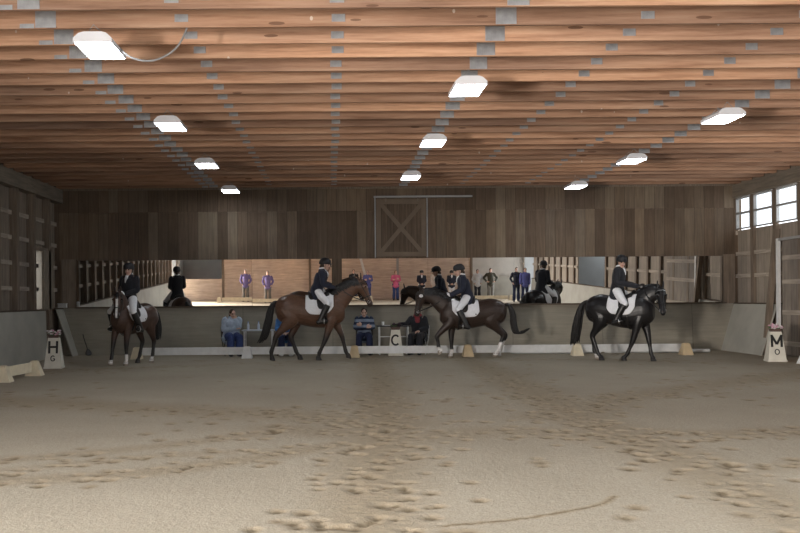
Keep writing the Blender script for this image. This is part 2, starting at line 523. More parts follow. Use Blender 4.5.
# loft door with cross brace and its overhead track
d3 = empty('door_3', (1.23, YB - .005, 2.58)); tag(d3, kind='structure')
brace_w = plain('loft_brace_wood', (.165, .122, .086), .75, .12, 4)
hay = boards('loft_door_boards', [(.125, .09, .064), (.15, .108, .076), (.11, .08, .058)], .16, 0, 2, gap=.05)
G().add(box(0, 1.38, -.035, 0, .02, 1.60)).obj('panel', hay, d3)
fr = [box(.02, 1.36, -.06, -.034, .03, .15), box(.02, 1.36, -.06, -.034, 1.45, 1.58), box(.02, .14, -.06, -.034, .15, 1.45), box(1.24, 1.36, -.06, -.034, .15, 1.45)]
for vf in fr: G().add(vf).obj('rail' if vf[0][1][0] - vf[0][0][0] > 1 else 'stile', brace_w, d3)
for s in (1, -1):
    M = Matrix.Translation((.69, -.048, .80)) @ Matrix.Rotation(s * math.atan2(1.3, 1.1), 4, 'Y')
    G().add(xf(box(-.84, .84, -.011 - .004 * s, .011 - .004 * s, -.055, .055), M)).obj('brace', brace_w, d3)
G().add(box(-.03, .0, -.07, 0, 0, 1.62)).obj('side_trim', trim_pale, d3)
G().add(box(1.38, 1.41, -.07, 0, 0, 1.62)).obj('side_trim', trim_pale, d3)
G().add(box(-.05, 2.62, -.10, -.01, 1.62, 1.67)).obj('track', trim_pale, d3)
for x in (.25, 1.12): G().add(box(x, x + .05, -.085, -.04, 1.52, 1.63)).obj('hanger', post_wood, d3)

# ------------------------------------------------------------------ side walls
def side_wall(name, x, sgn, holes, kick_spans, girt_z, post_ys, y0, y1, siding, dep=.20):
    """sgn: +1 when the inside is towards +x. holes: (y0,y1,z0,z1)"""
    out = x - sgn * dep
    w = empty(name, (0, 0, 0)); tag(w, kind='structure')
    # siding: strips around the holes
    hs = sorted(holes)
    cuts = sorted({y0, y1, *[h[0] for h in hs], *[h[1] for h in hs]})
    g = G()
    for a, b in zip(cuts[:-1], cuts[1:]):
        m = (a + b) / 2
        spans = [(-.05, ZC + .27)]
        for h in hs:
            if h[0] < m < h[1]:
                spans = [q for s in spans for q in ((s[0], min(s[1], h[2])), (max(s[0], h[3]), s[1])) if q[1] - q[0] > .01]
        for z0, z1 in spans: g.add(box(min(out, out - sgn * .04), max(out, out - sgn * .04), a, b, z0, z1))
    g.obj('siding', siding, w)
    for py in post_ys:
        G().add(box(min(out, x - sgn * .02), max(out, x - sgn * .02), py - .075, py + .075, -.05, ZC)).obj('post', post_wood, w)
    for z in girt_z:
        segs = [(y0, y1)]
        for h in hs:
            if h[2] - .12 < z < h[3] + .02:
                segs = [q for s in segs for q in ((s[0], min(s[1], h[0])), (max(s[0], h[1]), s[1])) if q[1] - q[0] > .05]
        for a, b in segs:
            G().add(box(min(out, out + sgn * .06), max(out, out + sgn * .06), a, b, z, z + .10)).obj('girt', girt_wood, w)
    G().add(box(min(out, x + sgn * .04), max(out, x + sgn * .04), y0, y1, 4.12, ZC)).obj('header_beam', beam_wood, w)
    for a, b, zt, lean in kick_spans:
        G().add(prism([(x + sgn * lean, -.06), (x + sgn * (lean + .03), -.06), (x + sgn * .03, zt), (x - sgn * .0, zt)], 'y', a, b)).obj('kick_board', kick_side, w)
        G().add(box(min(out, x + sgn * .04), max(out, x + sgn * .04), a, b, zt, zt + .035)).obj('kick_cap', dark_wood, w)
    return w

posts = [22.28 - 1.13 * k for k in range(23)]
wl = side_wall('wall_left', XL, 1, [(21.36, 21.75, 1.27, 2.74), (-2.7, -.3, -.1, 3.4)] + [(posts[k + 1] + .09, posts[k] - .09, 3.0, 4.1) for k in range(7, 18)],  # unseen rear doorway and high slots added to let light in
               [(-.2, 21.75, 1.22, .05), (22.62, YB, 1.25, .45)], (1.72, 2.32, 2.92, 3.5), [p for p in posts if p > -.25], YF, YB + .1, side_boards)
G().add(box(XL - .165, XL - .10, 21.70, 23.2, -.05, 1.27)).obj('gate_recess', post_wood, wl)
wr = side_wall('wall_right', XR, -1, [(posts[k + 1] + .001, posts[k] - .001, 3.235, 4.13) for k in range(0, 22)] + [(22.285, 23.19, 3.235, 4.13)] + [(8.05, 12.0, 1.25, 2.75), (-2.7, -.3, -.1, 3.2)],  # last hole is an unseen doorway added to let light in
               [(20.95, YB, 1.25, .42), (-.2, 18.2, 1.22, .05)], (1.95, 2.55, 3.12), [p for p in posts if p > -.25 and not (8.2 < p < 11.9)], YF, YB + .1, side_pale, .10)
G().add(prism([(XR - .34, -.05), (XR - .22, -.05), (XR + .08, 3.1), (XR - .04, 3.1)], 'y', 20.98, 21.1)).obj('brace_post', post_wood, wr)

# windows of the right wall: frame, bar, two panes
wn = 0
spans = [(22.37, 23.15)] + [(posts[k + 1] + .09, posts[k] - .09) for k in range(0, 22)]
for a, b in spans:
    wn += 1
    w = empty('window_%d' % wn, (XR + .05, (a + b) / 2, 3.26)); tag(w, kind='structure')
    h = (b - a) / 2
    fw = mk('window_frame_paint', (.30, .29, .28), .6, .1, 8)
    for q in (box(-.03, .05, -h, h, 0, .03), box(-.03, .05, -h, h, .81, .84), box(-.03, .05, -h, -h + .03, .03, .81), box(-.03, .05, h - .03, h, .03, .81)):
        G().add(q).obj('window_frame', fw, w)
    G().add(box(-.03, .05, -h + .03, h - .03, .40, .45)).obj('glazing_bar', fw, w)
    G().add(box(.0, .008, -h + .03, h - .03, .03, .40)).obj('pane', glass, w)
    G().add(box(.0, .008, -h + .03, h - .03, .45, .81)).obj('pane', glass, w)
# doorway in the left wall
d1 = empty('door_1', (XL - .18, 21.75, 1.27)); tag(d1, kind='structure')
jamb = mk('jamb_paint', (.30, .265, .215), .7, .1, 6)
G().add(box(-.04, .12, -.45, -.39, 0, 1.5)).obj('jamb', jamb, d1)
G().add(box(-.04, .12, 0, .06, 0, 1.5)).obj('jamb', jamb, d1)
G().add(box(.0, .16, .06, .80, -.02, 1.5)).obj('panel', plain('door_panel_wood', (.21, .175, .135), .7, .12, 3, (1, 4, 1)), d1)
G().add(box(-.04, .14, -.45, .80, 1.47, 1.56)).obj('lintel', post_wood, d1)
# sliding door in the right wall, white edged
d2 = empty('door_2', (XR - .02, 20.8, 0)); tag(d2, kind='structure')
dw = boards('sliding_door_boards', [(.27, .235, .20), (.30, .26, .22), (.25, .215, .185)], .3, 1, 2, gap=.03)
G().add(box(.048, .10, -2.4, 0, .03, 2.82)).obj('panel', dw, d2)
G().add(box(-.08, .0, -.02, .05, 0, 2.85)).obj('edge_trim', white_paint, d2)
G().add(box(-.06, .02, -2.4, .05, 2.80, 2.86)).obj('top_trim', trim_pale, d2)
for z in (.25, 1.0, 1.74, 2.32): G().add(box(.022, .048, -2.4, -.03, z, z + .11)).obj('rail', girt_wood, d2)

# ------------------------------------------------------------------ wall behind the viewer (seen in the mirrors)
rear = G().add(box(-4.9, 8.1, YF - .1, YF, -.05, 2.75)).obj('wall_front', rear_ply)
tag(rear, kind='structure')
G().add(box(XL - .2, -4.9, YF - .1, YF + .02, -.05, 1.25)).obj('kick_board', rear_ply, rear)
G().add(box(8.1, XR + .2, YF - .1, YF + .02, -.05, 1.30)).obj('kick_board', kick_side, rear)
G().add(box(8.1, XR + .2, YF - .16, YF - .1, 1.30, 2.75)).obj('pale_panel', tarp, rear)
G().add(box(XL - .2, XR + .2, YF - .06, YF + .06, 2.70, 2.85)).obj('rail', beam_wood, rear)
for x in (-4.9, -1.2, 3.85, 8.1): G().add(box(x - .07, x + .07, YF - .02, YF + .04, -.05, ZC)).obj('post', trim_pale if x == 3.85 else post_wood, rear)
G().add(box(XL - .2, XR + .2, YF - 2.3, YF - 2.2, -.05, 2.6)).obj('lobby_wall', grey_lobby, rear)
G().add(xf(box(-.07, .07, -.02, .0, 0, 1.4), Matrix.Translation((2.0, YF + .05, 1.3)) @ Matrix.Rotation(-.25, 4, 'Y'))).obj('white_strip', white_paint, rear)
for a, b in ((XL - 2.6, XL - .2), (XR + .2, XR + 2.6)): G().add(box(a, b, YF - .1, YF, -.05, 3.7)).add(box(a, b, YF, YF + 3.2, 3.55, 3.65)).obj('light_screen', grey_lobby, rear)  # unseen screens added to keep side lights and sky out of the mirrors
# lobby beyond the opening in the right wall
G().add(box(XR + 2.4, XR + 2.5, 6.5, 13.5, -.05, 3)).obj('lobby_wall', grey_lobby, wr)
G().add(box(XR + .16, XR + 2.4, 6.5, 13.5, -.05, .0)).obj('lobby_floor', kick_side, wr)
G().add(box(XR + .26, XR + 1.3, 6.4, 13.6, 3.0, 3.1)).obj('lobby_ceiling', grey_lobby, wr)
for y in (6.5, 13.5): G().add(box(XR + .26, XR + 2.5, y - .05, y + .05, -.05, 3.0)).obj('lobby_wall', grey_lobby, wr)
G().add(box(XL - .2, XR + .2, YF - 2.3, YF - .15, 2.78, 2.86)).obj('lobby_ceiling', grey_lobby, rear)
G().add(box(XL - .2, XR + .2, YF - 2.3, YF - .15, -.06, .0)).obj('lobby_floor', kick_side, rear)
for x in (XL - .15, XR + .15): G().add(box(x - .05, x + .05, YF - 2.3, YF - .1, -.05, 2.8)).obj('lobby_wall', grey_lobby, rear)

# ------------------------------------------------------------------ mirrors
mirror_edge = mk('mirror_backing', (.06, .06, .06), .6, .1, 5)
def px2x(px): return (px - 331) / 36.8
panels = [(79.5, 165.5, .025, 1.6), (165.5, 252, .025, 1.6), (252.3, 332, .0, 1.5), (342, 428, 0, 1.6), (428, 514, 0, 1.6), (514, 604, 0, 1.6), (604, 722, 0, 1.6)]
where = ['first from the left, behind the bay facing the camera', 'second from the left, above the woman in pale blue',
         'third from the left, behind the large bay', 'fourth from the left, under the loft door', 'fifth from the left, behind the dark brown horse',
         'sixth from the left, showing the black horse from behind', "longest one, at the right end behind the black horse's head"]
for (a, b, yaw, tilt), wh in zip(panels, where):
    x0, x1 = px2x(a), px2x(b); c = (x0 + x1) / 2; h = (x1 - x0) / 2
    g = G().add(box(-h + .002, h - .002, -.006, .006, 0, 1.255))
    me = g.mesh('wall_mirror'); me.materials.append(mirror); me.materials.append(mirror_edge)
    for p in me.polygons: p.material_index = 0 if p.normal.y < -.9 else 1
    o = link('wall_mirror', me)
    o.location = (c, YB - .02, 1.302); o.rotation_mode = 'XYZ'
    o.rotation_euler = (math.radians(tilt), 0, yaw)
    tag(o, 'arena mirror panel ' + wh, 'mirror', 'arena mirrors along the far wall')

# ------------------------------------------------------------------ lamps
housing_mat = mk('lamp_white', (.70, .71, .75), .5, .04, 4)
lamp_glow = emit('lamp_diffuser_glow', (.88, .94, 1.0), 24)
wire_mat = mk('wire_grey', (.25, .25, .25), .5, .1, 4)
def lamp(x, y, lab, cord=False):
    r = empty('ceiling_light', (x, y, 4.25))
    tag(r, lab, 'ceiling light', 'white lamps hung in rows under the joists')
    prof = [(-.21, .0), (.21, .0), (.21, .045), (.15, .10), (.10, .115), (-.10, .115), (-.15, .10), (-.21, .045)]
    G().add(prism(prof, 'y', -.33, .33)).obj('housing', housing_mat, r)
    G().add(box(-.195, .195, -.315, .315, -.006, .0)).obj('diffuser', lamp_glow, r)
    for s in (-1, 1):
        g = G()
        for t in (-1, 1): g.add(tube([(0.02 * s, s * .2, ZC - 4.25), (t * .10, s * .2, .112)], [.004, .004], 6, 2))
        g.obj('hanger', wire_mat, r)
    if cord:
        G().add(tube([(.15, .1, .1), (.35, .0, -.08), (.62, -.1, -.14), (.85, -.1, -.02), (.97, -.06, .2), (1.0, -.05, .4)], [.011] * 6, 6, 5)).obj('cord', wire_mat, r)
row = {'l': (-2.56, [9.55, 13.75, 17.75, 21.9], 'left'), 'm': (1.86, [11.5, 15.4, 19.7], 'middle'), 'r': (6.22, [13.5, 17.6, 21.6], 'right')}
ordn = {4: ['nearest', 'second nearest', 'third nearest', 'farthest'], 3: ['nearest', 'middle', 'farthest']}
for k, (x, L, nm) in row.items():
    for y, q in zip(L, ordn[len(L)]):
        c = (k == 'l' and q == 'nearest')
        lamp(x, y, 'white boxy ceiling lamp, %s of the %s row%s' % (q, nm, ', with a looping cord' if c else ''), c)
# ================================================================== horses
BODY = np.array([  # x, centre z, half width, half height
    (-.83, 1.24, .07, .10), (-.80, 1.23, .14, .19), (-.74, 1.22, .215, .275), (-.60, 1.225, .285, .335), (-.42, 1.235, .305, .355), (-.22, 1.20, .30, .355),
    (0, 1.16, .31, .365), (.2, 1.145, .305, .375), (.36, 1.165, .28, .395), (.50, 1.195, .26, .40), (.64, 1.205, .24, .36),
    (.77, 1.18, .185, .27), (.84, 1.16, .11, .16)])
def body_sec(x): return [np.interp(x, BODYF[:, 0], BODYF[:, i]) for i in (1, 2, 3)]
BODYF = catmull(BODY, 6)
BODYF = BODYF[np.argsort(BODYF[:, 0])]
def body_pt(x, phi, off):
    """phi: angle from the top, positive to the horse's left (+y)"""
    zc, hw, hh = body_sec(x)
    return np.array((x, (hw + off) * math.sin(phi), zc + (hh + off) * math.cos(phi)))

def sheet(fn, us, vs, th):
    """thick sheet: fn(u,v,off) -> point"""
    A = np.array([[fn(u, v, th) for v in vs] for u in us]); B = np.array([[fn(u, v, 0) for v in vs] for u in us])
    nu, nv = len(us), len(vs)
    V = np.vstack([A.reshape(-1, 3), B.reshape(-1, 3)]); o = nu * nv
    F = []
    for i in range(nu - 1):
        for j in range(nv - 1):
            a = i * nv + j
            F.append((a, a + 1, a + nv + 1, a + nv)); F.append((o + a, o + a + nv, o + a + nv + 1, o + a + 1))
    rim = [(0, j) for j in range(nv)] + [(i, nv - 1) for i in range(1, nu)] + [(nu - 1, j) for j in range(nv - 2, -1, -1)] + [(i, 0) for i in range(nu - 2, 0, -1)]
    for k in range(len(rim)):
        a = rim[k][0] * nv + rim[k][1]; b = rim[(k + 1) % len(rim)][0] * nv + rim[(k + 1) % len(rim)][1]
        F.append((a, o + a, o + b, b))
    return V, F

coats = {}
def sstep(a, b, x):
    t = np.clip((x - a) / (b - a), 0, 1); return t * t * (3 - 2 * t)

def horse(name, label, loc, heading, S, legs, poll, muz, cfg):
    """legs: [near-fore, off-fore, near-hind, off-hind]; each list of (x,z) joints; left (+y) first"""
    root = empty(name, loc, heading)
    tag(root, label, 'horse', 'ridden horses')
    g = G()
    rings = []
    a = np.arange(24) * 2 * PI / 24
    for x in np.concatenate([np.linspace(-.83, .84, 34)]):
        zc, hw, hh = body_sec(x)
        rings.append(np.stack([np.full(24, x), hw * np.sin(a), zc + hh * np.cos(a)], 1))
    g.add(loft(rings), 'body')
    g.add(tube([(.28, 0, 1.47), (.46, 0, 1.535), (.62, 0, 1.46)], [.06, .075, .07], 10, 5), 'body')       # withers
    poll = np.array((poll[0], cfg.get('poll_y', 0), poll[1])); muz = np.array((muz[0], cfg.get('muz_y', 0), muz[1]))
    ax = muz - poll; ax /= np.linalg.norm(ax)
    sd = np.cross((0, 0, 1), ax); sd /= np.linalg.norm(sd)          # horse's left of the head
    fd = np.cross(ax, sd); fd /= np.linalg.norm(fd)
    if fd[0] < 0 and fd[2] < 0: fd = -fd
    if fd.dot((1, 0, .6)) < 0: fd = -fd
    HL = .66
    def hp(t, s, f): return poll + ax * (t * HL) + sd * s + fd * f
    # neck
    n0 = np.array((.44, 0, 1.24)); n3 = poll - ax * .0 - fd * .075 + ax * .05
    d = n3 - n0
    up = np.array((-d[2], 0, d[0])); up /= np.linalg.norm(up)
    n1 = n0 + d * .36 + up * cfg.get('arch', .02); n2 = n0 + d * .70 + up * (cfg.get('arch', .02) + .03)
    neckr = [(.18, .34), (.145, .285), (.110, .215), (.085, .155)]
    g.add(tube([n0, n1, n2, n3], neckr, 18, 6), 'neck')
    # head
    hs = [(-.10, -.06, .04, .05), (-.03, -.045, .07, .085), (.08, -.045, .088, .115), (.2, -.045, .098, .132), (.33, -.038, .088, .118), (.48, -.025, .068, .09),
          (.68, -.018, .054, .070), (.84, -.016, .058, .068), (.95, -.02, .052, .06), (1.01, -.022, .03, .035)]
    hs = [(t, f * 1.08, w * 1.12, h * 1.10) for t, f, w, h in hs]
    hs = catmull(np.array(hs), 3)
    b = np.arange(18) * 2 * PI / 18
    g.add(loft([[hp(t, w * math.cos(q), f + h * math.sin(q)) for q in b] for t, f, w, h in hs]), 'head')
    for s in (1, -1):
        g.add(tube([hp(-.02, s * .05, .0), hp(-.15, s * .068, .03), hp(-.24, s * .066, .055), hp(-.30, s * .058, .05)], [.028, (.032, .02), (.022, .014), .006], 8, 3), 'ear')
        g.add(ball(hp(.93, s * .046, .02), .018, 8, 6), 'muzzle')
        g.add(ball(hp(.27, s * .086, .038), .032, 8, 6), 'head')
    # legs
    for k, (J, s) in enumerate(zip(legs, (1, -1, 1, -1))):
        if k < 2:
            y = .145
            (ex, ez), (kx, kz), (fx, fz), (hx, hz) = J
            P = [(.56, s * .12, 1.18), (ex, s * .15, ez), ((ex + kx) / 2 + .01, s * .15, (ez + kz) / 2), (kx, s * y, kz), ((kx * .5 + fx * .5), s * y, (kz + fz) / 2), (fx, s * y, fz)]
            R = [(.11, .19), (.10, .135), (.073, .088), (.055, .062), (.038, .046), (.046, .053)]
        else:
            y = .14
            (ex, ez), (kx, kz), (fx, fz), (hx, hz) = J
            P = [(-.55, s * .15, 1.25), (ex * .55 - .45 * .45, s * .165, ez + .04), ((ex * .45 + kx * .55), s * .155, (ez * .45 + kz * .55)), (kx, s * y, kz), (kx * .5 + fx * .5, s * y, (kz + fz) / 2), (fx, s * y, fz)]
            R = [(.14, .26), (.135, .215), (.080, .105), (.056, .074), (.041, .050), (.048, .055)]
        g.add(tube(P, R, 12, 5), 'leg%d' % k)
        dx, dz = hx - fx, (hz + .06) - fz
        g.add(tube([(fx, s * y, fz), (fx + dx * .6 + .01, s * y, fz + dz * .6), (hx + .02, s * y, hz + .075)], [(.045, .050), (.041, .045), (.052, .056)], 10, 4), 'leg%d' % k)
        tilt = cfg.get('hooftilt', {}).get(k, 0)
        Mh = Matrix.Translation((hx + .015, s * y, hz)) @ Matrix.Rotation(tilt, 4, 'Y')
        c = np.arange(14) * 2 * PI / 14
        hr = [np.stack([ox + rx * np.cos(c), rx * .92 * np.sin(c), np.full(14, z)], 1) for z, rx, ox in ((.0, .074, .016), (.035, .069, .007), (.085, .054, -.008), (.10, .035, -.01))]
        g.add(xf(loft(hr), Mh), 'hoof%d' % k)
    me = remesh(g, name + '_body', .0125, 3, .5)
    # coat colour
    tg = nearest_tags(me, g, faces=False)
    nv = len(me.vertices); V = np.empty(nv * 3); me.vertices.foreach_get('co', V); V = V.reshape(-1, 3)
    tg = np.array(tg)
    coat = np.array(cfg['coat']); C = np.tile(coat, (nv, 1))
    def blend(col, f): C[:] = C * (1 - f[:, None]) + np.array(col) * f[:, None]
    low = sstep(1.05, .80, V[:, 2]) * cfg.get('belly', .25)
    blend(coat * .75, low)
    if cfg.get('points') is not None:
        leg = np.isin(tg, ['leg0', 'leg1', 'leg2', 'leg3'])
        blend(cfg['points'], leg * sstep(.80, .48, V[:, 2]))
        blend(cfg['points'], (tg == 'ear') * .6)
    rel = V - poll
    ht = rel @ ax / HL; hsd = rel @ sd; hfd = rel @ fd
    ishead = np.isin(tg, ['head', 'muzzle', 'ear'])
    blend(cfg.get('muzzle', (.02, .016, .015)), ishead * sstep(.68, .95, ht))
    if 'blaze' in cfg:
        w0 = cfg['blaze']
        blend((.70, .68, .66), ishead * sstep(w0, w0 * .65, np.abs(hsd)) * sstep(.0, .02, hfd) * sstep(.10, .2, ht) * sstep(cfg.get('blaze_end', 1.1), cfg.get('blaze_end', 1.1) - .06, ht))
    for k in range(4):
        sock = cfg.get('socks', {}).get(k)
        m = (tg == 'leg%d' % k)
        if sock: blend((.74, .72, .70), m * sstep(sock + .02, sock - .02, V[:, 2]))
        blend((.32, .27, .22) if sock else (.030, .026, .024), (tg == 'hoof%d' % k) * 1.0)
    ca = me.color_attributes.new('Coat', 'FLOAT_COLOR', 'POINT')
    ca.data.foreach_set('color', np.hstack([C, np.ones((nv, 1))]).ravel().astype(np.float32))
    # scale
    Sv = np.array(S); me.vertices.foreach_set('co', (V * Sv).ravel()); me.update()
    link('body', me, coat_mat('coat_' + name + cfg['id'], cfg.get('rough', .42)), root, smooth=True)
    # eyes
    for s in (1, -1): G().add(ball(hp(.27, s * .110, .042), .017, 10, 8)).obj('eye', eye_mat, root, S, True)
    # mane
    hairc = cfg.get('hair', mane_black)
    gm = G(); ms = cfg.get('mane_side', 1)
    NP = catmull(np.array([np.r_[p, r] for p, r in zip([n0, n1, n2, n3], neckr)]), 20)
    for i, t in enumerate(np.linspace(.30, .985, 60)):
        q = NP[int(t * (len(NP) - 1))]; j = int(t * (len(NP) - 1)); tan = NP[min(j + 1, len(NP) - 1)][:3] - NP[max(j - 1, 0)][:3]
        tan /= np.linalg.norm(tan)
        sv = np.array((0, 1, 0)); o = np.cross(tan, sv); o /= np.linalg.norm(o)
        if o[2] < 0: o = -o
        top = q[:3] + o * (q[4] - .012)
        L = cfg.get('mane_len', .2) * random.uniform(.8, 1.15); jx = random.uniform(-.03, .03)
        w = q[3]
        P = [top - np.array((0, 0, .02)), top + o * .022 + sv * ms * .02, top - o * L * .35 + sv * ms * (w * .62 + .02) + tan * jx * .5, top - o * L + sv * ms * (w * .98 + .012) + tan * jx]
        gm.add(tube(P, [(.018, .018), (.022, .016), (.022, .010), (.006, .004)], 6, 3, side=tan))
    for i in range(9):                                               # forelock
        s = random.uniform(-.03, .03)
        gm.add(tube([hp(-.06, s * .6, -.02), hp(.02, s, .062), hp(.16, s * 1.3, .092), hp(.28, s * 1.2, .092)], [.012, .014, .011, .003], 6, 3))
    gm.obj('mane', hairc, root, S, True)
    # tail
    gt = G(); TP = np.array(cfg['tail'], float)
    TQ = catmull(TP, 6)
    gt.add(tube(TP[:3], [.045, .05, .05], 10, 4))
    for i in range(75):
        ang = random.uniform(0, 2 * PI); rr = random.random() ** .5
        Q = []
        for k, p in enumerate(TQ):
            u = k / (len(TQ) - 1)
            spr = cfg.get('tail_w', .075) * (0.35 + 1.0 * math.sin(min(1, u * 1.15) * PI * .62)) * rr
            Q.append(p + np.array((math.cos(ang) * spr * .8, math.sin(ang) * spr, 0)) + np.array((random.uniform(-.006, .006),) * 3))
        cut = len(Q) - random.randint(0, max(1, len(Q) // 5))
        Q = Q[:cut:2]
        gt.add(tube(Q, [.014] + [.0145] * (len(Q) - 2) + [.003], 6, 2))
    gt.obj('tail', hairc, root, S, True)
    # bridle
    gb = G()
    def strap_ring(t, w, off=.012, arc=(0, 2 * PI), n=22, th=.007):
        hsx = [np.interp(t, hs[:, 0], hs[:, i]) for i in (1, 2, 3)]
        P = [hp(t, (hsx[1] + off) * math.cos(q), hsx[0] + (hsx[2] + off) * math.sin(q)) for q in np.linspace(arc[0], arc[1], n)]
        return tube(P, [(w, th)] * n, 6, 1, side=ax)
    gb.add(strap_ring(.62, .012)); gb.add(strap_ring(.06, .010)); gb.add(strap_ring(.12, .011, arc=(0, PI)))
    for s in (1, -1):
        P = []
        for t in np.linspace(.06, .80, 10):
            hsx = [np.interp(t, hs[:, 0], hs[:, i]) for i in (1, 2, 3)]
            P.append(hp(t, s * (hsx[1] + .010), hsx[0] + .01))
        gb.add(tube(P, [(.006, .009)] * 10, 6, 1))
    br = gb.obj('bridle', black_leather, root, S, True)
    for s in (1, -1):
        gs = G()
        c = hp(.82, s * .068, -.03)
        P = [c + ax * .03 * math.cos(q) + fd * .03 * math.sin(q) for q in np.linspace(0, 2 * PI, 13)]
        gs.add(tube(P, [.006] * 13, 6, 1))
        gs.obj('bit_ring', steel, br, S, True)
    if cfg.get('pale_browband'):
        g2 = G(); g2.add(strap_ring(.13, .009, .018, arc=(.1, PI - .1), th=.004)); g2.obj('browband', steel, br, S, True)
    if cfg.get('badge'):
        s = cfg['badge']
        hsx = [np.interp(.16, hs[:, 0], hs[:, i]) for i in (1, 2, 3)]
        c = hp(.16, s * (hsx[1] + .03), hsx[0] + .03)
        M = Matrix.Translation(c) @ sd_matrix(sd * s)
        G().add(xf(ball((0, 0, 0), (.052, .045, .008), 18, 6), M)).obj('number_badge', white_cloth, br, S, True)
        G().add(xf(ball((0, 0, .006), (.010, .012, .005), 12, 6), M)).obj('number_mark', letter_black, br, S, True)
    for s in (1, -1):                                                # reins
        h = np.array(cfg['hands'][s]) / Sv
        c = hp(.82, s * .07, -.03)
        m = (c + h) / 2 + np.array((0, s * .07, -.05 * cfg.get('rein_sag', 1)))
        G().add(tube([c, m, h], [(.005, .011)] * 3, 6, 6)).obj('rein', black_leather, root, S, True)
    # saddle cloth, saddle, girth
    pc = cfg.get('pad_col', white_cloth); tdx = cfg.get('tack_dx', 0)
    def padf(u, v, off):
        x = -.10 + tdx + .67 * u
        lim = math.radians(97) * (1 - .20 * max(0, (u - .76) / .24) ** 2 - .17 * max(0, (.20 - u) / .20) ** 2)
        return body_pt(x, v * lim, .012 + off)
    pad = G().add(sheet(padf, np.linspace(0, 1, 22), np.linspace(-1, 1, 49), .014)).obj('saddle_cloth', pc, root, S, True)
    if cfg.get('pad_logo'):
        for s in (1, -1):
            P = body_pt(-.01 + tdx, s * math.radians(88), .03)
            G().add(ball(P, (.016, .008, .02), 10, 6)).obj('logo', letter_black, pad, S, True)
    sx = tdx
    def seat(u, v, off):
        x = -.03 + sx + .50 * u
        rise = .035 + .095 * max(0, 1 - u / .30) ** 1.6 + .07 * max(0, (u - .66) / .34) ** 1.5
        lim = math.radians(44) * (1 - .25 * u) * (1 - .45 * max(0, (.12 - u) / .12) ** 2)
        edge = 1 - abs(v) ** 3
        return body_pt(x, v * lim, .022 + off * 0 + (rise * edge if off else 0))
    sad = G().add(sheet(seat, np.linspace(0, 1, 18), np.linspace(-1, 1, 17), .01)).obj('saddle', black_leather, root, S, True)
    def flap(s):
        def f(u, v, off):
            x = .14 + sx + (.20 + .05 * v) * u + .05 * v
            ph = math.radians(18 + 62 * v * (1 - .18 * (2 * u - 1) ** 4))
            return body_pt(x, s * ph, .030 + off)
        return f
    for s in (1, -1):
        G().add(sheet(flap(s), np.linspace(0, 1, 12), np.linspace(0, 1, 16), .016)).obj('saddle_flap', black_leather, sad, S, True)
    def girth(u, v, off): return body_pt(.37 + tdx + .05 * u, math.radians(100 + 160 * v), .014 + off)
    G().add(sheet(girth, np.linspace(0, 1, 4), np.linspace(0, 1, 40), .014)).obj('girth', black_leather, root, S, True)
    # stirrups at the rider's feet
    for s in (1, -1):
        ft = np.array(cfg['feet'][s])
        gx = G().add(tube([np.array((.30 + tdx, s * .29, 1.33)) * Sv, ft + np.array((0, s * .035, .14))], [(.004, .012)] * 2, 6, 3, side=(1, 0, 0)))
        gx.obj('stirrup_leather', black_leather, root, None, True)
        P = [ft + np.array((0, .062 * math.cos(q), .05 + (.085 * math.sin(q) if math.sin(q) > 0 else .055 * math.sin(q)))) for q in np.linspace(0, 2 * PI, 17)]
        G().add(tube(P, [(.012, .006)] * 17, 6, 1, side=(1, 0, 0))).obj('stirrup', steel, root, None, True)
    return root

def sd_matrix(n):
    return Vector(tuple(n)).to_track_quat('Z', 'Y').to_matrix().to_4x4()

# ================================================================== people
def unit(v): v = np.asarray(v, float); return v / max(np.linalg.norm(v), 1e-9)

def head_frame(c, yaw=0, pitch=0, roll=0):
    return Matrix.Translation(tuple(c)) @ Matrix.Rotation(yaw, 4, 'Z') @ Matrix.Rotation(pitch, 4, 'Y') @ Matrix.Rotation(roll, 4, 'X')

def add_head(g, M, k=1.0):
    zs = [(-.118, .022, .024, .050), (-.108, .040, .038, .042), (-.085, .060, .050, .030), (-.05, .080, .061, .010), (-.01, .094, .070, .000), (.03, .099, .074, -.004),
          (.065, .094, .071, -.008), (.095, .074, .058, -.010), (.113, .045, .036, -.010), (.120, .015, .012, -.01)]
    a = np.arange(18) * 2 * PI / 18
    zs = catmull(np.array(zs), 3)
    R = [np.stack([cx + rx * np.cos(a), ry * np.sin(a), np.full(18, z)], 1) * k for z, rx, ry, cx in zs]
    g.add(xf(loft(R), M), 'head')
    g.add(xf(tube(np.array([(.088, 0, .028), (.104, 0, -.002), (.114, 0, -.026), (.098, 0, -.034)]) * k, [.009, .012, .016, .012], 8, 3), M), 'head')
    g.add(xf(tube(np.array([(.080, -.045, .032), (.093, 0, .034), (.080, .045, .032)]) * k, [.009, .011, .009], 8, 3), M), 'head')
    g.add(xf(ball(np.array((.086, 0, -.092)) * k, (.016, .022, .015), 10, 6), M), 'head')
    for s in (1, -1):
        g.add(xf(ball(np.array((-.004, s * .074, -.005)) * k, (.020, .010, .031), 10, 8), M), 'head')
        g.add(xf(ball(np.array((.083, s * .031, .012)) * k, (.0115, .0125, .0075), 10, 6), M), 'eye')
        g.add(xf(ball(np.array((.062, s * .04, -.035)) * k, (.024, .022, .024), 10, 6), M), 'head')
    g.add(xf(ball(np.array((.090, 0, -.060)) * k, (.010, .024, .0075), 10, 6), M), 'lip')

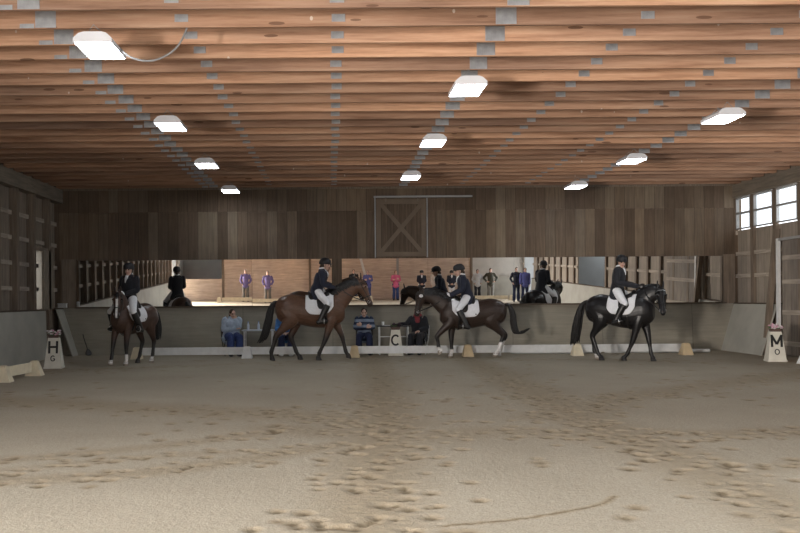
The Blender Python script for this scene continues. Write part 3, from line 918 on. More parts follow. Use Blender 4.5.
def add_hand(g, w, d, n, thumb, curl=.5, k=1.0, t='hand'):
    """w wrist, d direction of the palm, n palm normal (curl side), thumb +1/-1 along cross(n,d)"""
    w = np.asarray(w, float); d = unit(d); n = unit(np.asarray(n, float) - d * np.dot(n, d)); s = np.cross(n, d)
    g.add(tube([w - d * .02 * k, w + d * .025 * k, w + d * .06 * k, w + d * .09 * k], [(.024, .019), (.033, .017), (.041, .015), (.040, .013)], 10, 3, side=s), t)
    for i, (o, L) in enumerate(((.033, .068), (.011, .078), (-.011, .073), (-.032, .056))):
        p = w + d * .082 * k + s * o * thumb * k; dirv = d.copy(); P = [p - d * .02]
        for q in (.45, .32, .25):
            dirv = unit(dirv * math.cos(curl) + n * math.sin(curl))
            p = p + dirv * L * q * k * 1.05; P.append(p)
        g.add(tube(P, [.0095, .0092, .0085, .0065], 8, 3), t)
    p = w + d * .028 * k + s * thumb * .028 * k
    td = unit(d * .7 + s * thumb * .75 + n * .25)
    td2 = unit(d * .95 + s * thumb * .15 + n * (.25 + curl * .4))
    g.add(tube([p, p + td * .04 * k, p + td * .04 * k + td2 * .032 * k, p + td * .04 * k + td2 * .055 * k], [.013, .0115, .0105, .008], 8, 3), t)

def person(label, loc, heading, J, O, vox=.007, group=None):
    """J joints in the figure's frame (x ahead, y left, z up); O outfit"""
    root = empty('person', loc, heading); tag(root, label, 'person', group)
    g = G()
    T, ER = J['torso'], J.get('torso_r', [(.165, .125), (.150, .115), (.135, .105), (.160, .118), (.150, .105), (.070, .065)])
    fat = O.get('fat', 1.0)
    ER = [(a * (fat if i < 5 else 1), b * (1 + (fat - 1) * 1.3 if i < 5 else 1)) for i, (a, b) in enumerate(ER)]
    g.add(tube(T, ER, 18, 4), 'torso')
    hc = np.array(J['head']); M = head_frame(hc, *J.get('look', (0, 0, 0)))
    g.add(tube([np.array(T[-1]) - np.array((0, 0, .03)), np.array(T[-1]) + (hc - np.array(T[-1])) * .45, hc + np.array((-.01, 0, -.02))], [.062, .054, .050], 12, 4), 'neck')
    M = M @ Matrix.Scale(O.get('headk', 1.0), 4)
    add_head(g, M)
    af = O.get('arm_fat', 1.0)
    for s, k in ((1, 'L'), (-1, 'R')):
        sh, el, wr = (np.array(p) for p in J['arm' + k])
        up = np.array(T[-2]); inner = sh * .55 + up * .45
        g.add(tube([inner, sh, sh * .55 + el * .45, el], [.060, .058 * af, .049 * af, .040 * af], 12, 4), 'arm')
        g.add(tube([el, el * .6 + wr * .4, wr], [.040 * af, .038 * af, .026], 12, 4), 'forearm')
        hd = J.get('hand' + k, (unit(wr - el), (0, -s, 0), .45))
        add_hand(g, wr, hd[0], hd[1], hd[3] if len(hd) > 3 else -s, hd[2])
        hp_, kn, an, toe = (np.array(p) for p in J['leg' + k])
        lf = O.get('leg_fat', 1.0)
        g.add(tube([hp_ + np.array((0, 0, .02)), hp_ * .6 + kn * .4, kn], [.092 * lf, .080 * lf, .055 * lf], 12, 4), 'thigh')
        g.add(tube([kn, kn * .68 + an * .32, an], [.055 * lf, .056 * lf, .036], 12, 4), 'calf')
        fd = toe - an
        g.add(tube([an + np.array((-.03, 0, -.03)) if fd[2] < 0 else an, an + fd * .35 + np.array((0, 0, -.012)), an + fd * .8, toe], [.036, (.042, .036), (.044, .026), (.034, .018)], 10, 3), 'foot')
    me = remesh(g, 'person_body', vox, 1, .4)
    tg = nearest_tags(me, g)
    me.materials.append(O.get('skin', skin)); me.materials.append(eye_mat); me.materials.append(lip_mat)
    me.polygons.foreach_set('material_index', [1 if t == 'eye' else 2 if t == 'lip' else 0 for t in tg])
    link('body', me, None, root)
    # ---- clothes: shells round the same limbs
    cv = O.get('cvox', .012)
    def infl(P, R, d): return P, [(r[0] + d, r[1] + d) if isinstance(r, tuple) else r + d for r in R]
    jd = O.get('jacket_d', .02)
    gj = G()
    T_ = [np.array(p) for p in T]
    low = O.get('jacket_low', .10)
    first = T_[0] + unit(T_[0] - T_[1]) * low
    flare = O.get('flare', .02)
    R0 = (ER[0][0] + flare, ER[0][1] + flare)
    P, R = infl([first, *T_[:5], T_[4] * .35 + T_[5] * .65], [R0, *ER[:5], (.082, .072)], jd)
    gj.add(tube(P, R, 20, 4))
    for k in 'LR':
        sh, el, wr = (np.array(p) for p in J['arm' + k])
        inner = sh * .5 + T_[-2] * .5
        gj.add(tube([inner, sh, sh * .55 + el * .45, el, el * .6 + wr * .4, el * .08 + wr * .92], [.066 + jd, .060 * af + jd, .051 * af + jd, .043 * af + jd, .040 * af + jd, .030 + jd], 12, 4))
    mj = remesh(gj, 'top', cv, 2, .5)
    jo = link(O.get('top_name', 'jacket'), mj, O['top'], root)
    top_pts = (T_[4], T_[5], hc)
    if O.get('tie', True):
        fwd = unit(np.array((math.cos(J.get('chest_yaw', 0)), math.sin(J.get('chest_yaw', 0)), 0)))
        c = T_[4] * .55 + T_[5] * .45
        b0 = T_[5] + fwd * .078 + np.array((0, 0, .02)); b1 = T_[4] + fwd * (ER[4][1] + jd + .002) + np.array((0, 0, -.01))
        b2 = b1 + (T_[3] - T_[4]) * .55 + fwd * .012
        G().add(tube([b0, (b0 + b1) / 2 + fwd * .010, b1, b2], [(.044, .016), (.046, .016), (.036, .014), (.012, .008)], 10, 4, side=np.cross((0, 0, 1), fwd))).obj('stock_tie', white_cloth, root, None, True)
        P = [T_[5] + np.array((.066 * math.cos(q), .066 * math.sin(q), .045 + .012 * math.cos(q))) for q in np.linspace(0, 2 * PI, 19)]
        G().add(tube(P, [(.022, .010)] * 19, 8, 1, side=(0, 0, 1))).obj('collar', white_cloth, root, None, True)
    if O.get('scarf'):
        P = [T_[5] + np.array((.085 * math.cos(q), .085 * math.sin(q), .03)) for q in np.linspace(0, 2 * PI, 19)]
        G().add(tube(P, [(.045, .03)] * 19, 8, 1, side=(0, 0, 1))).add(tube([T_[5] + np.array((.1, .0, .02)), T_[4] + np.array((.16, .03, -.03)), T_[3] + np.array((.19, .03, .03))], [(.06, .025), (.07, .02), (.05, .015)], 10, 4)).obj('scarf', O['scarf'], root, None, True)
    # trousers
    gp = G(); ld = .014
    lf = O.get('leg_fat', 1.0)
    gp.add(tube([T_[0] + unit(T_[0] - T_[1]) * .06, T_[0], T_[1]], [(ER[0][0] + .004, ER[0][1] + .004), (ER[0][0] + ld, ER[0][1] + ld), (ER[1][0] + .008, ER[1][1] + .008)], 18, 4))
    boots = O.get('boots', False)
    for k in 'LR':
        hp_, kn, an, toe = (np.array(p) for p in J['leg' + k])
        gp.add(tube([T_[0] * .4 + hp_ * .6, hp_ + np.array((0, 0, .01)), hp_ * .6 + kn * .4, kn], [.10 * lf, .098 * lf + ld, .083 * lf + ld, .058 * lf + ld], 14, 4))
        e = .35 if boots else .97
        loose = 0 if boots else .016
        gp.add(tube([kn, kn * (1 - e * .5) + an * e * .5, kn * (1 - e) + an * e], [.058 * lf + ld, .056 * lf + ld + loose, (.046 if boots else .052) + ld + loose], 14, 4))
    link('breeches' if boots else 'trousers', remesh(gp, 'legs', cv, 2, .5), O['legs'], root)
    for k in 'LR':
        gb = G()
        hp_, kn, an, toe = (np.array(p) for p in J['leg' + k])
        fd = toe - an
        d = .016
        if boots:
            gb.add(tube([kn * .88 + an * .12, kn * .62 + an * .38, an * .9 + kn * .1, an + np.array((0, 0, -.01))], [.060 * lf + d, .062 * lf + d, .042 + d, .040 + d], 14, 4))
        gb.add(tube([an + np.array((-.035, 0, -.035)), an + fd * .35 + np.array((0, 0, -.012)), an + fd * .8, toe], [.038 + d, (.043 + d, .038 + d), (.045 + d, .028 + d), (.036 + d, .02 + d * .8)], 12, 4))
        link('boot' if boots else 'shoe', remesh(gb, 'boot', cv * .9, 2, .5), O.get('shoes', black_leather), root)
    if O.get('gloves') is not None:
        for s, k in ((1, 'L'), (-1, 'R')):
            sh, el, wr = (np.array(p) for p in J['arm' + k])
            hd = J.get('hand' + k, (unit(wr - el), (0, -s, 0), .45))
            gg = G(); add_hand(gg, wr, hd[0], hd[1], hd[3] if len(hd) > 3 else -s, hd[2], 1.04)
            gg.add(tube([wr - unit(wr - el) * .03, wr + unit(wr - el) * .03], [.032, .03], 10, 3))
            m = remesh(gg, 'glove', .0055, 0)
            n = np.empty(len(m.vertices) * 3); m.vertices.foreach_get('normal', n); c = np.empty_like(n); m.vertices.foreach_get('co', c)
            m.vertices.foreach_set('co', c + n * .0045); m.update()
            link('glove', m, O['gloves'], root)
    # hair and hat
    hair = O.get('hair', hair_brown)
    hat = O.get('hat')
    gh = G()
    if hat:
        gh.add(xf(ball((-.085, 0, -.055), (.038, .050, .040), 12, 8), M)); gh.add(xf(ball((-.03, 0, -.01), (.082, .080, .065), 14, 8), M))
        gh.obj('hair', hair, root, None, True)
        gk = G()
        a = np.arange(26) * 2 * PI / 26
        zs = [(.010, .128, .104), (.03, .136, .112), (.07, .136, .112), (.115, .118, .098), (.148, .080, .068), (.162, .034, .028)]
        gk.add(xf(loft([np.stack([-.006 + rx * np.cos(a), ry * np.sin(a), np.full(26, z) + .012 * np.cos(a) * (rx > .1)], 1) for z, rx, ry in zs]), M))
        he = gk.obj('helmet', hat, root, None, True)
        b = np.linspace(-1.15, 1.15, 17)
        outer = [(-.006 + .175 * math.cos(q), .118 * math.sin(q), .020 + .016 * math.cos(q)) for q in b]; inn = [(-.006 + .118 * math.cos(q), .098 * math.sin(q), .034 + .012 * math.cos(q)) for q in b]
        V = outer + inn + [(x, y, z - .008) for x, y, z in outer] + [(x, y, z - .008) for x, y, z in inn]
        n = 17; F = []
        for i in range(n - 1):
            F += [(i, i + 1, n + i + 1, n + i), (2 * n + i, 3 * n + i, 3 * n + i + 1, 2 * n + i + 1), (i, 2 * n + i, 2 * n + i + 1, i + 1), (n + i, n + i + 1, 3 * n + i + 1, 3 * n + i)]
        F += [(0, n, 3 * n, 2 * n), (n - 1, 3 * n - 1, 4 * n - 1, 2 * n - 1)]
        G().add(xf((V, F), M)).obj('peak', hat, he, None, True)
        gs = G()
        for s in (1, -1): gs.add(xf(tube([(.01, s * .088, .03), (.02, s * .078, -.05), (.03, s * .05, -.105), (.038, 0, -.126)], [(.008, .003)] * 4, 6, 4), M))
        gs.obj('chin_strap', black_leather, he, None, True)
    else:
        L = O.get('hair_len', .02)
        gh.add(xf(ball((-.014, 0, .036), (.103, .084, .092), 16, 10), M))
        gh.add(xf(ball((-.05, 0, -.03), (.068, .078, .085), 14, 8), M))
        if L > .05:
            gh.add(xf(tube([(-.05, 0, .02), (-.075, 0, -.07), (-.07, 0, -.06 - L)], [(.075, .05), (.08, .045), (.06, .025)], 12, 4), M))
        gh2 = remesh(gh, 'hair', .009, 2, .5)
        link('hair', gh2, hair, root)
        if O.get('glasses'):
            gg = G()
            for s in (1, -1):
                P = [np.array((.104, s * .033 + .022 * math.cos(q), .012 + .016 * math.sin(q))) for q in np.linspace(0, 2 * PI, 13)]
                gg.add(xf(tube(P, [.003] * 13, 6, 1), M)); gg.add(xf(tube([(.10, s * .055, .015), (.0, s * .078, .012)], [.003] * 2, 6, 2), M))
            gg.obj('glasses', black_leather, root, None, True)
    return root

def standing(h=1.70, arms='down', lean=0, yaw=0, pitch=.05):
    k = h / 1.70
    J = dict(torso=[(0, 0, .92), (0, 0, 1.0), (0, 0, 1.10), (.005, 0, 1.25), (-.005, 0, 1.37), (-.01, 0, 1.455)], head=(.02, 0, 1.585), look=(yaw, pitch, 0))
    for s, q in ((1, 'L'), (-1, 'R')):
        sh = (-.005, s * .185, 1.385)
        if arms == 'down': el, wr, hd = (-.03, s * .225, 1.12), (.02, s * .225, .89), ((.1, 0, -1), (0, -s, 0), .3, 1)
        elif arms == 'crossed': el, wr, hd = (.06, s * .235, 1.14), (.17, -s * .04, 1.20 + .03 * s), ((.1, -s, .1), (-1, 0, 0), .35, 1)
        elif arms == 'clasped': el, wr, hd = (.0, s * .235, 1.12), (.16, s * .045, .96), ((.4, -s * .7, -.5), (-.5, -s, 0), .5, 1)
        elif arms == 'pockets': el, wr, hd = (-.06, s * .27, 1.14), (.06, s * .20, .96), ((.3, -s * .3, -1), (0, -s, 0), .4, 1)
        else: el, wr, hd = (-.02, s * .36, 1.18), (.12, s * .24, .99), ((.3, -s * .8, -.4), (0, -s, 0), .4, 1)
        hd = (hd[0], hd[1], hd[2], hd_side(hd[0], hd[1], s))
        J['arm' + q] = (sh, el, wr); J['hand' + q] = hd
        J['leg' + q] = ((0, s * .09, .90), (.02, s * .10, .48), (-.01, s * .11, .085), (.15, s * .135, .032))
    return scaleJ(J, k)

def hd_side(d, n, s):
    """thumb points ahead / up: sign along cross(n,d)"""
    c = np.cross(np.asarray(n, float), np.asarray(d, float))
    v = c[0] * 1.0 + c[2] * .6
    return 1 if v >= 0 else -1

def scaleJ(J, k):
    out = {}
    for a, b in J.items():
        if a == 'torso': out[a] = [tuple(np.array(p) * k) for p in b]
        elif a == 'head' : out[a] = tuple(np.array(b) * k)
        elif a[:3] in ('arm', 'leg'): out[a] = tuple(tuple(np.array(p) * k) for p in b)
        else: out[a] = b
    return out

def sitting(seat=.46, arms='lap', yaw=0, pitch=.1, slump=0, knees=.11):
    z = seat + .10
    T = [(0, 0, z), (.0, 0, z + .08), (.01, 0, z + .18), (.03 + slump * .5, 0, z + .33), (.03 + slump, 0, z + .45), (.035 + slump * 1.2, 0, z + .53)]
    J = dict(torso=T, head=(.07 + slump * 1.5, 0, z + .655), look=(yaw, pitch, 0))
    for s, q in ((1, 'L'), (-1, 'R')):
        sh = (.03 + slump, s * .185, z + .46)
        if arms == 'lap': el, wr, hd = (.03, s * .24, z + .2), (.24, s * .10, z + .10), ((.6, -s * .7, -.1), (0, -.2 * s, -1), .4)
        elif arms == 'crossed': el, wr, hd = (.10, s * .25, z + .22), (.24, -s * .05, z + .27 + .03 * s), ((.1, -s, .1), (-1, 0, 0), .35)
        elif arms == 'chin':
            if s > 0: el, wr, hd = (.20, .16, z + .27), (.20, .05, z + .48), ((.0, -.15, 1), (-1, 0, 0), .7)
            else: el, wr, hd = (.10, -.24, z + .20), (.24, .05, z + .24), ((.2, 1, .1), (-1, 0, 0), .35)
        elif arms == 'reach':
            if s < 0: el, wr, hd = (.18, -.33, z + .30), (.30, -.52, z + .30), ((.4, -1, 0), (0, 0, -1), .3)
            else: el, wr, hd = (.04, .24, z + .2), (.25, .10, z + .12), ((.6, -.7, -.1), (0, -.2, -1), .4)
        J['arm' + q] = (sh, el, wr); J['hand' + q] = (*hd, hd_side(hd[0], hd[1], s))
        J['leg' + q] = ((.03, s * .09, z - .02), (.45, s * knees * 1.2, z - .02), (.40, s * knees * 1.1, .085), (.56, s * (knees * 1.1 + .03), .032))
    return J

def riding(hip, S, yaw=0, pitch=.05, lean=-.02, hand_dx=.36, hand_dz=.13, one_hand=False):
    x, z = hip
    T = [(x, 0, z), (x, 0, z + .08), (x + lean * .3, 0, z + .18), (x + lean * .6 + .01, 0, z + .33), (x + lean, 0, z + .45), (x + lean - .002, 0, z + .535)]
    J = dict(torso=T, head=(x + lean * 1.3 + .035, 0, z + .665), look=(yaw, pitch, 0))
    for s, q in ((1, 'L'), (-1, 'R')):
        sh = (x + lean, s * .185, z + .465)
        wr = (x + hand_dx - .08, s * .085, z + hand_dz + .01); el = (x + lean + .03, s * .235, z + .20)
        hd = ((.95, -s * .12, -.05), (0, -s, 0), .95)
        if one_hand and s < 0:
            pass
        J['arm' + q] = (sh, el, wr); J['hand' + q] = (*hd, hd_side((.9, 0, .3), hd[1], s))
        J['leg' + q] = ((x + .02, s * .10, z - .01), (x + .27, s * .325, z - .28), (x + .07, s * .375, z - .68), (x + .235, s * .395, z - .685))
    return J
# ================================================================== the four pairs
def pair(id_, hname, hlabel, rlabel, px, D, heading, S, legs, poll, muz, cfg, rider, outfit):
    loc = ((px - 331) * D / 853, D, 0)
    hip = (rider.get('x', .20) * S[0], (1.60 + rider.get('dz', 0)) * S[2] + .055)
    J = riding(hip, S, **{k: v for k, v in rider.items() if k not in ('x', 'dz')})
    cfg = dict(cfg); cfg['id'] = id_
    cfg['hands'] = {s: tuple(np.array(J['arm' + q][2]) + np.array((.09, 0, -.01))) for s, q in ((1, 'L'), (-1, 'R'))}
    cfg['feet'] = {s: tuple(np.array(J['leg' + q][2]) * .35 + np.array(J['leg' + q][3]) * .65 + np.array((0, 0, -.055))) for s, q in ((1, 'L'), (-1, 'R'))}
    horse(hname, hlabel, loc, heading, S, legs, poll, muz, cfg)
    person(rlabel, loc, heading, J, outfit, .0065, 'mounted riders')

BAY = (.118, .062, .039)
show = dict(top=navy_cloth, legs=white_cloth, boots=True, hat=helmet_mat, jacket_low=.16, flare=.035, gloves=black_leather, headk=1.06, fat=1.08)

pair('a', 'horse', 'bay horse with black mane walking in profile, third rider from the right', 'rider in dark jacket and white breeches on the large bay seen in profile',
     309.8, 20.55, 0, (1.0, 1.0, 1.0),
     [[(.58, .95), (.77, .56), (.86, .19), (.90, .025)], [(.50, .95), (.36, .47), (.22, .17), (.185, 0)],
      [(-.30, .98), (-.47, .56), (-.34, .19), (-.27, 0)], [(-.44, .98), (-.80, .59), (-.93, .20), (-.93, .0)]],
     (1.24, 1.90), (1.475, 1.33),
     dict(coat=BAY, points=(.016, .013, .012), tail=[(-.76, 0, 1.40), (-.88, 0, 1.36), (-.96, 0, 1.15), (-1.01, 0, .90), (-1.10, 0, .60), (-1.20, 0, .42)], tail_w=.085, mane_side=-1, mane_len=.16,
          muzzle=(.05, .035, .03), hooftilt={0: .25, 3: .25}, belly=.3),
     dict(x=.17, yaw=0, pitch=.12, hand_dx=.50, hand_dz=.10, lean=.13, dz=-.03), dict(show, hair=hair_brown))

pair('b', 'horse', 'dark brown horse with white hind socks trotting towards the left', 'rider with white gloves on the dark brown horse facing left',
     473.2, 20.9, PI, (.97, .97, .91),
     [[(.60, .96), (.93, .60), (.90, .27), (.83, .13)], [(.50, .95), (.54, .48), (.53, .17), (.55, 0)],
      [(-.40, .98), (-.72, .61), (-.62, .25), (-.54, .04)], [(-.44, .98), (-.82, .60), (-.70, .19), (-.68, 0)]][::1],
     (1.33, 1.78), (1.46, 1.10),
     dict(coat=(.040, .025, .019), points=(.012, .010, .010), socks={2: .42, 3: .44, 0: .30, 1: .22}, tail=[(-.76, 0, 1.40), (-.90, 0, 1.40), (-.99, 0, 1.18), (-1.02, 0, .86), (-1.12, 0, .64), (-1.40, 0, .78)],
          tail_w=.07, mane_side=1, mane_len=.17, badge=1, pad_logo=True, hooftilt={0: .7}, arch=.05),
     dict(x=.15, yaw=0, pitch=.22, hand_dx=.50, hand_dz=.05, lean=.12, dz=-.05), dict(show, gloves=white_cloth, hair=hair_brown))

pair('c', 'horse', 'black horse walking to the right with bent neck and long tail', 'rider looking down from the black horse, arm stretched to its neck',
     619, 19.6, math.radians(-37), (.93, .97, .96),
     [[(.56, .95), (.67, .49), (.72, .18), (.75, 0)], [(.50, .95), (.37, .46), (.24, .17), (.14, .01)],
      [(-.46, .98), (-.72, .58), (-.68, .2), (-.62, 0)], [(-.38, .98), (-.62, .58), (-.50, .19), (-.42, 0)]],
     (1.02, 1.70), (1.17, 1.08),
     dict(coat=(.011, .010, .011), rough=.36, socks={2: .13}, tail=[(-.76, 0, 1.42), (-.90, 0, 1.36), (-1.00, .0, 1.12), (-1.08, .02, .80), (-1.13, .04, .50), (-1.15, .05, .33)], tail_w=.10, mane_side=1,
          mane_len=.16, poll_y=-.08, muz_y=-.36, tack_dx=-.10, pale_browband=True, arch=.07, muzzle=(.016, .015, .016)),
     dict(x=-.04, yaw=-.9, pitch=.20, hand_dx=.58, hand_dz=.08, lean=.05), dict(show, top=black_cloth, hair=hair_brown))

pair('d', 'horse', 'bay horse with white blaze standing turned to the camera by the left wall', 'rider on the bay with white blaze, facing the camera',
     134.5, 19.75, math.radians(245), (.86, .92, .885),
     [[(.50, .95), (.55, .47), (.55, .17), (.56, 0)], [(.56, .95), (.70, .54), (.77, .19), (.80, .02)],
      [(-.42, .98), (-.64, .58), (-.58, .2), (-.54, 0)], [(-.36, .98), (-.52, .57), (-.40, .19), (-.33, 0)]],
     (.88, 1.83), (1.10, 1.24),
     dict(coat=(.066, .036, .025), points=(.016, .013, .012), socks={0: .28, 1: .14, 2: .16}, blaze=.034, tail=[(-.76, 0, 1.40), (-.88, .02, 1.36), (-.94, .04, 1.12), (-.97, .05, .80), (-.97, .05, .58)], tail_w=.075,
          mane_side=-1, mane_len=.14, poll_y=.14, muz_y=.26, pad_logo=True),
     dict(x=.22, yaw=.30, pitch=.05, hand_dx=.36, hand_dz=.10, dz=.03), dict(show, gloves=white_cloth, top=black_cloth, hair=hair_brown))

# ================================================================== court rails, blocks, letters
def rail_y(px): return 21.42
def bx(px, D=21.42): return (px - 331) * D / 853
blk = [(137, cream_paint, 'cream', 'behind the bay facing the camera'), (247, white_paint, 'white', 'in front of the table with two bottles'),
       (354, cream_paint, 'tan', "by the front hooves of the large bay"), (467, cream_paint, 'tan', 'between the legs of the dark brown horse'),
       (576, cream_paint, 'cream', "under the black horse's tail"), (684.5, cream_paint, 'tan', 'at the right end of the long rail')]
tan_paint = mk('tan_paint', (.60, .47, .29), .65, .10, 7)
def block(x, y, rz, m, label, group, k=1.0):
    r = empty('rail_block', (x, y, 0), rz); tag(r, label, 'block', group)
    G().add(frustum(.265 * k, .32 * k, .155 * k, .12 * k, 0, .285 * k)).obj('body', m, r)
    G().add(box(-.06 * k, .06 * k, -.05 * k, .05 * k, .289 * k, .297 * k)).obj('top_slot', m, r)
    return r
for px, m, cn, wh in blk:
    block(bx(px), 21.36, 0, tan_paint if cn == 'tan' else m, '%s wedge block of the low arena rail, %s' % (cn, wh), 'wedge blocks along the far rail')
def board(x0, y0, x1, y1, label, group, m=white_paint, z0=.08, h=.19):
    L = math.hypot(x1 - x0, y1 - y0)
    r = empty('arena_rail', ((x0 + x1) / 2, (y0 + y1) / 2, z0), math.atan2(y1 - y0, x1 - x0)); tag(r, label, 'rail', group)
    G().add(prism([(-.013, 0), (.013, 0), (.013, h - .01), (.006, h), (-.006, h), (-.013, h - .01)], 'x', -L / 2, L / 2)).obj('board', m, r)
    for s in (-1, 1): G().add(box(s * (L / 2 - .012) - .012, s * (L / 2 - .012) + .012, -.016, .016, .002, h - .004)).obj('end_cap', m, r)
wh = ['behind the bay facing the camera, reaching to the white block', 'behind the hind legs of the large bay', 'from the large bay to the dark brown horse',
      'behind the dark brown horse', 'behind the black horse, the one at the right end']
for (a, b), w in zip(zip(blk[:-1], blk[1:]), wh):
    board(bx(a[0]) + .01, 21.53, bx(b[0]) - .01, 21.53, 'long low white rail board ' + w, 'white boards of the far rail')
for i, (a, b, w) in enumerate([(512, 600, "behind the black horse's hind legs"), (606, 709, 'ending past the last tan block')]):
    g = G().add(tube([(bx(a, 22.2), 22.25, .045), (bx(b, 22.2), 22.25, .045)], [.045, .045], 12, 2))
    o = g.obj('ground_pole', white_paint, None, None, True); tag(o, 'white pole on the sand behind the far rail, ' + w, 'pole', 'white poles lying on the ground')
# the piece of rail at the left edge
block(-5.95, 15.45, PI / 2 + .05, cream_paint, 'cream wedge block at the left edge, nearer end of the short rail', 'wedge blocks of the short left rail')
block(-5.83, 16.75, PI / 2 + .05, cream_paint, 'cream wedge block at the far end of the short left rail', 'wedge blocks of the short left rail')
board(-5.937, 15.61, -5.843, 16.59, 'short cream rail board between two blocks at the left edge', 'boards of the side rails', cream_paint)
block(10.12, 18.15, PI / 2, white_paint, 'white wedge block cut off by the right edge near the letter M stand', 'wedge blocks of the right side rail')
board(10.12, 15.4, 10.12, 17.99, 'white side rail board leading out of the picture at the right edge', 'boards of the side rails')

def letter_mesh(ch, size):
    """a painted letter of flat strokes in the x-z plane, facing -y"""
    S = {'H': [[(-.3, -.5), (-.3, .5)], [(.3, -.5), (.3, .5)], [(-.3, .02), (.3, .02)]],
         'M': [[(-.36, -.5), (-.36, .5)], [(.36, -.5), (.36, .5)], [(-.36, .44), (0, -.28)], [(.36, .44), (0, -.28)]]}
    def arc(a0, a1, n=16): return [(.36 * math.cos(math.radians(t)), .46 * math.sin(math.radians(t))) for t in np.linspace(a0, a1, n)]
    S['C'] = [arc(48, 312)]; S['O'] = [arc(0, 360, 22)]; S['G'] = [arc(48, 340), [(.02, -.08), (.36, -.08)]]
    g = G(); w = .085 if size > .2 else .08
    for q, st in enumerate(S[ch]):
        st = np.array(st) * size
        for i in range(len(st) - 1):
            p, r = st[i], st[i + 1]; d = (r - p) / np.linalg.norm(r - p); n = np.array((-d[1], d[0])) * w * size
            if len(st) > 2: p, r = p - d * w * size * .3, r + d * w * size * .3
            e = .0012 * (q % 3) + .0003 * (i % 2)
            g.add(prism([tuple(p - n), tuple(r - n), tuple(r + n), tuple(p + n)], 'y', -.006 - e, .004))
    return g.mesh('letter')
marker_white = mk('marker_paint', (.66, .64, .56), .6, .08, 5)
petal = [mk('pink_petal', (.62, .36, .46), .7, .2, 20), mk('white_petal', (.70, .66, .66), .7, .1, 20)]
dark_petal = mk('dark_petal', (.05, .03, .04), .7, .3, 20)
leafm = mk('leaf_green', (.06, .12, .04), .7, .3, 20)
def marker(x, y, rz, ch, small, label, flowers=None):
    r = empty('letter_stand', (x, y, 0), rz); tag(r, label, 'letter stand', 'dressage letter stands')
    H, b, t = .66, .37, .23
    G().add(frustum(b, .36, t, .15, .03, H)).obj('body', marker_white, r)
    G().add(box(-b / 2 - .01, b / 2 + .01, -.19, .19, 0, .035)).obj('foot_board', marker_white, r)
    sl = math.atan2((.36 - .15) / 2, H - .03)
    def put(name, ch, size, z):
        f = (z - .03) / (H - .03)
        yy = -(.18 * (1 - f) + .075 * f) - .004
        o = link(name, letter_mesh(ch, size), letter_black, r)
        o.location = (0, yy, z); o.rotation_euler = (-sl, 0, 0)
    put('letter', ch, .27, .46 if small else .40)
    if small: put('small_letter', small, .12, .22)
    if flowers is not None:
        dark = ch == 'C'
        e = empty('flower_pot', (x, y, H + .001), rz); tag(e, flowers, 'flowers', 'flower pots on the letter stands')
        G().add(frustum(.20, .12, .24, .14, 0, .07)).obj('pot', mk('pot_brown', (.10, .06, .05), .6, .1, 6), e)
        lf = [G(), G()]; gl = G()
        for i in range(38):
            p = (random.uniform(-.13, .13), random.uniform(-.07, .07), random.uniform(.07, .17))
            lf[i % 2].add(ball(p, (.028, .028, .018), 7, 5))
        for i in range(16):
            gl.add(ball((random.uniform(-.12, .12), random.uniform(-.07, .07), random.uniform(.05, .12)), (.03, .022, .012), 6, 4))
        lf[0].obj('pink_flowers' if not dark else 'flowers', petal[0] if not dark else dark_petal, e, None, True); lf[1].obj('white_flowers' if not dark else 'flowers', petal[1] if not dark else dark_petal, e, None, True); gl.obj('leaves', leafm, e, None, True)
marker(-6.06, 18.65, .12, 'H', 'G', 'cream letter H stand with flowers on top beside the left wall', 'pink and white flower pot on the letter H stand')
marker(9.86, 18.95, -.22, 'M', 'O', 'white letter M stand with flowers on top by the right wall', 'pink and white flower pot on the letter M stand')
marker(bx(395.5, 21.9), 21.95, -.08, 'C', None, 'cream letter C stand behind the rail in front of the judge table', 'low dark flower pot on the letter C stand')

# ================================================================== the judge tables
chair_black = mk('black_chair_paint', (.018, .018, .02), .5, .2, 8)
def folding_chair(x, y, rz, label, m=chair_black, legm=None):
    legm = legm or m
    r = empty('folding_chair', (x, y, 0), rz); r.scale = (1, 1, .92); tag(r, label, 'chair', 'folding chairs at the judge tables')
    G().add(box(-.20, .20, -.21, .21, .43, .455)).obj('seat', m, r)
    G().add(tube([(-.21, -.19, .66), (-.245, 0, .67), (-.21, .19, .66)], [(.012, .10)] * 3, 10, 4, side=(1, 0, 0))).obj('backrest', m, r)
    for s in (-1, 1):
        G().add(tube([(-.25, s * .215, .80), (-.16, s * .215, .44), (.20, s * .215, .0)], [.012] * 3, 8, 3)).obj('leg', legm, r)
        G().add(tube([(.16, s * .19, .43), (-.24, s * .19, .0)], [.012] * 2, 8, 2)).obj('leg', legm, r)
    G().add(tube([(-.17, -.19, .07), (-.17, .19, .07)], [.008] * 2, 8, 2)).obj('stretcher', legm, r)
def table(x, y, w, d, h, label, topm, legm, shelf=False):
    r = empty('folding_table', (x, y, 0)); tag(r, label, 'table', 'judge tables')
    G().add(box(-w / 2, w / 2, -d / 2, d / 2, h - .03, h)).obj('tabletop', topm, r)
    for sx in (-1, 1):
        for sy in (-1, 1):
            G().add(tube([(sx * (w / 2 - .06), sy * (d / 2 - .05), h - .03), (sx * (w / 2 - .06), sy * (d / 2 - .05), 0)], [.016] * 2, 8, 2)).obj('leg', legm, r)
        G().add(tube([(sx * (w / 2 - .06), -(d / 2 - .05), h * .62), (sx * (w / 2 - .06), d / 2 - .05, h * .62)], [.012] * 2, 8, 2)).obj('crossbar', legm, r)
    if shelf: G().add(tube([(-(w / 2 - .06), -(d / 2 - .05), h * .62), (w / 2 - .06, -(d / 2 - .05), h * .62)], [.012] * 2, 8, 2)).obj('crossbar', legm, r)
grey_top = mk('grey_tabletop', (.50, .54, .60), .5, .06, 4)
dark_top = mk('dark_tabletop', (.05, .048, .05), .5, .15, 4)
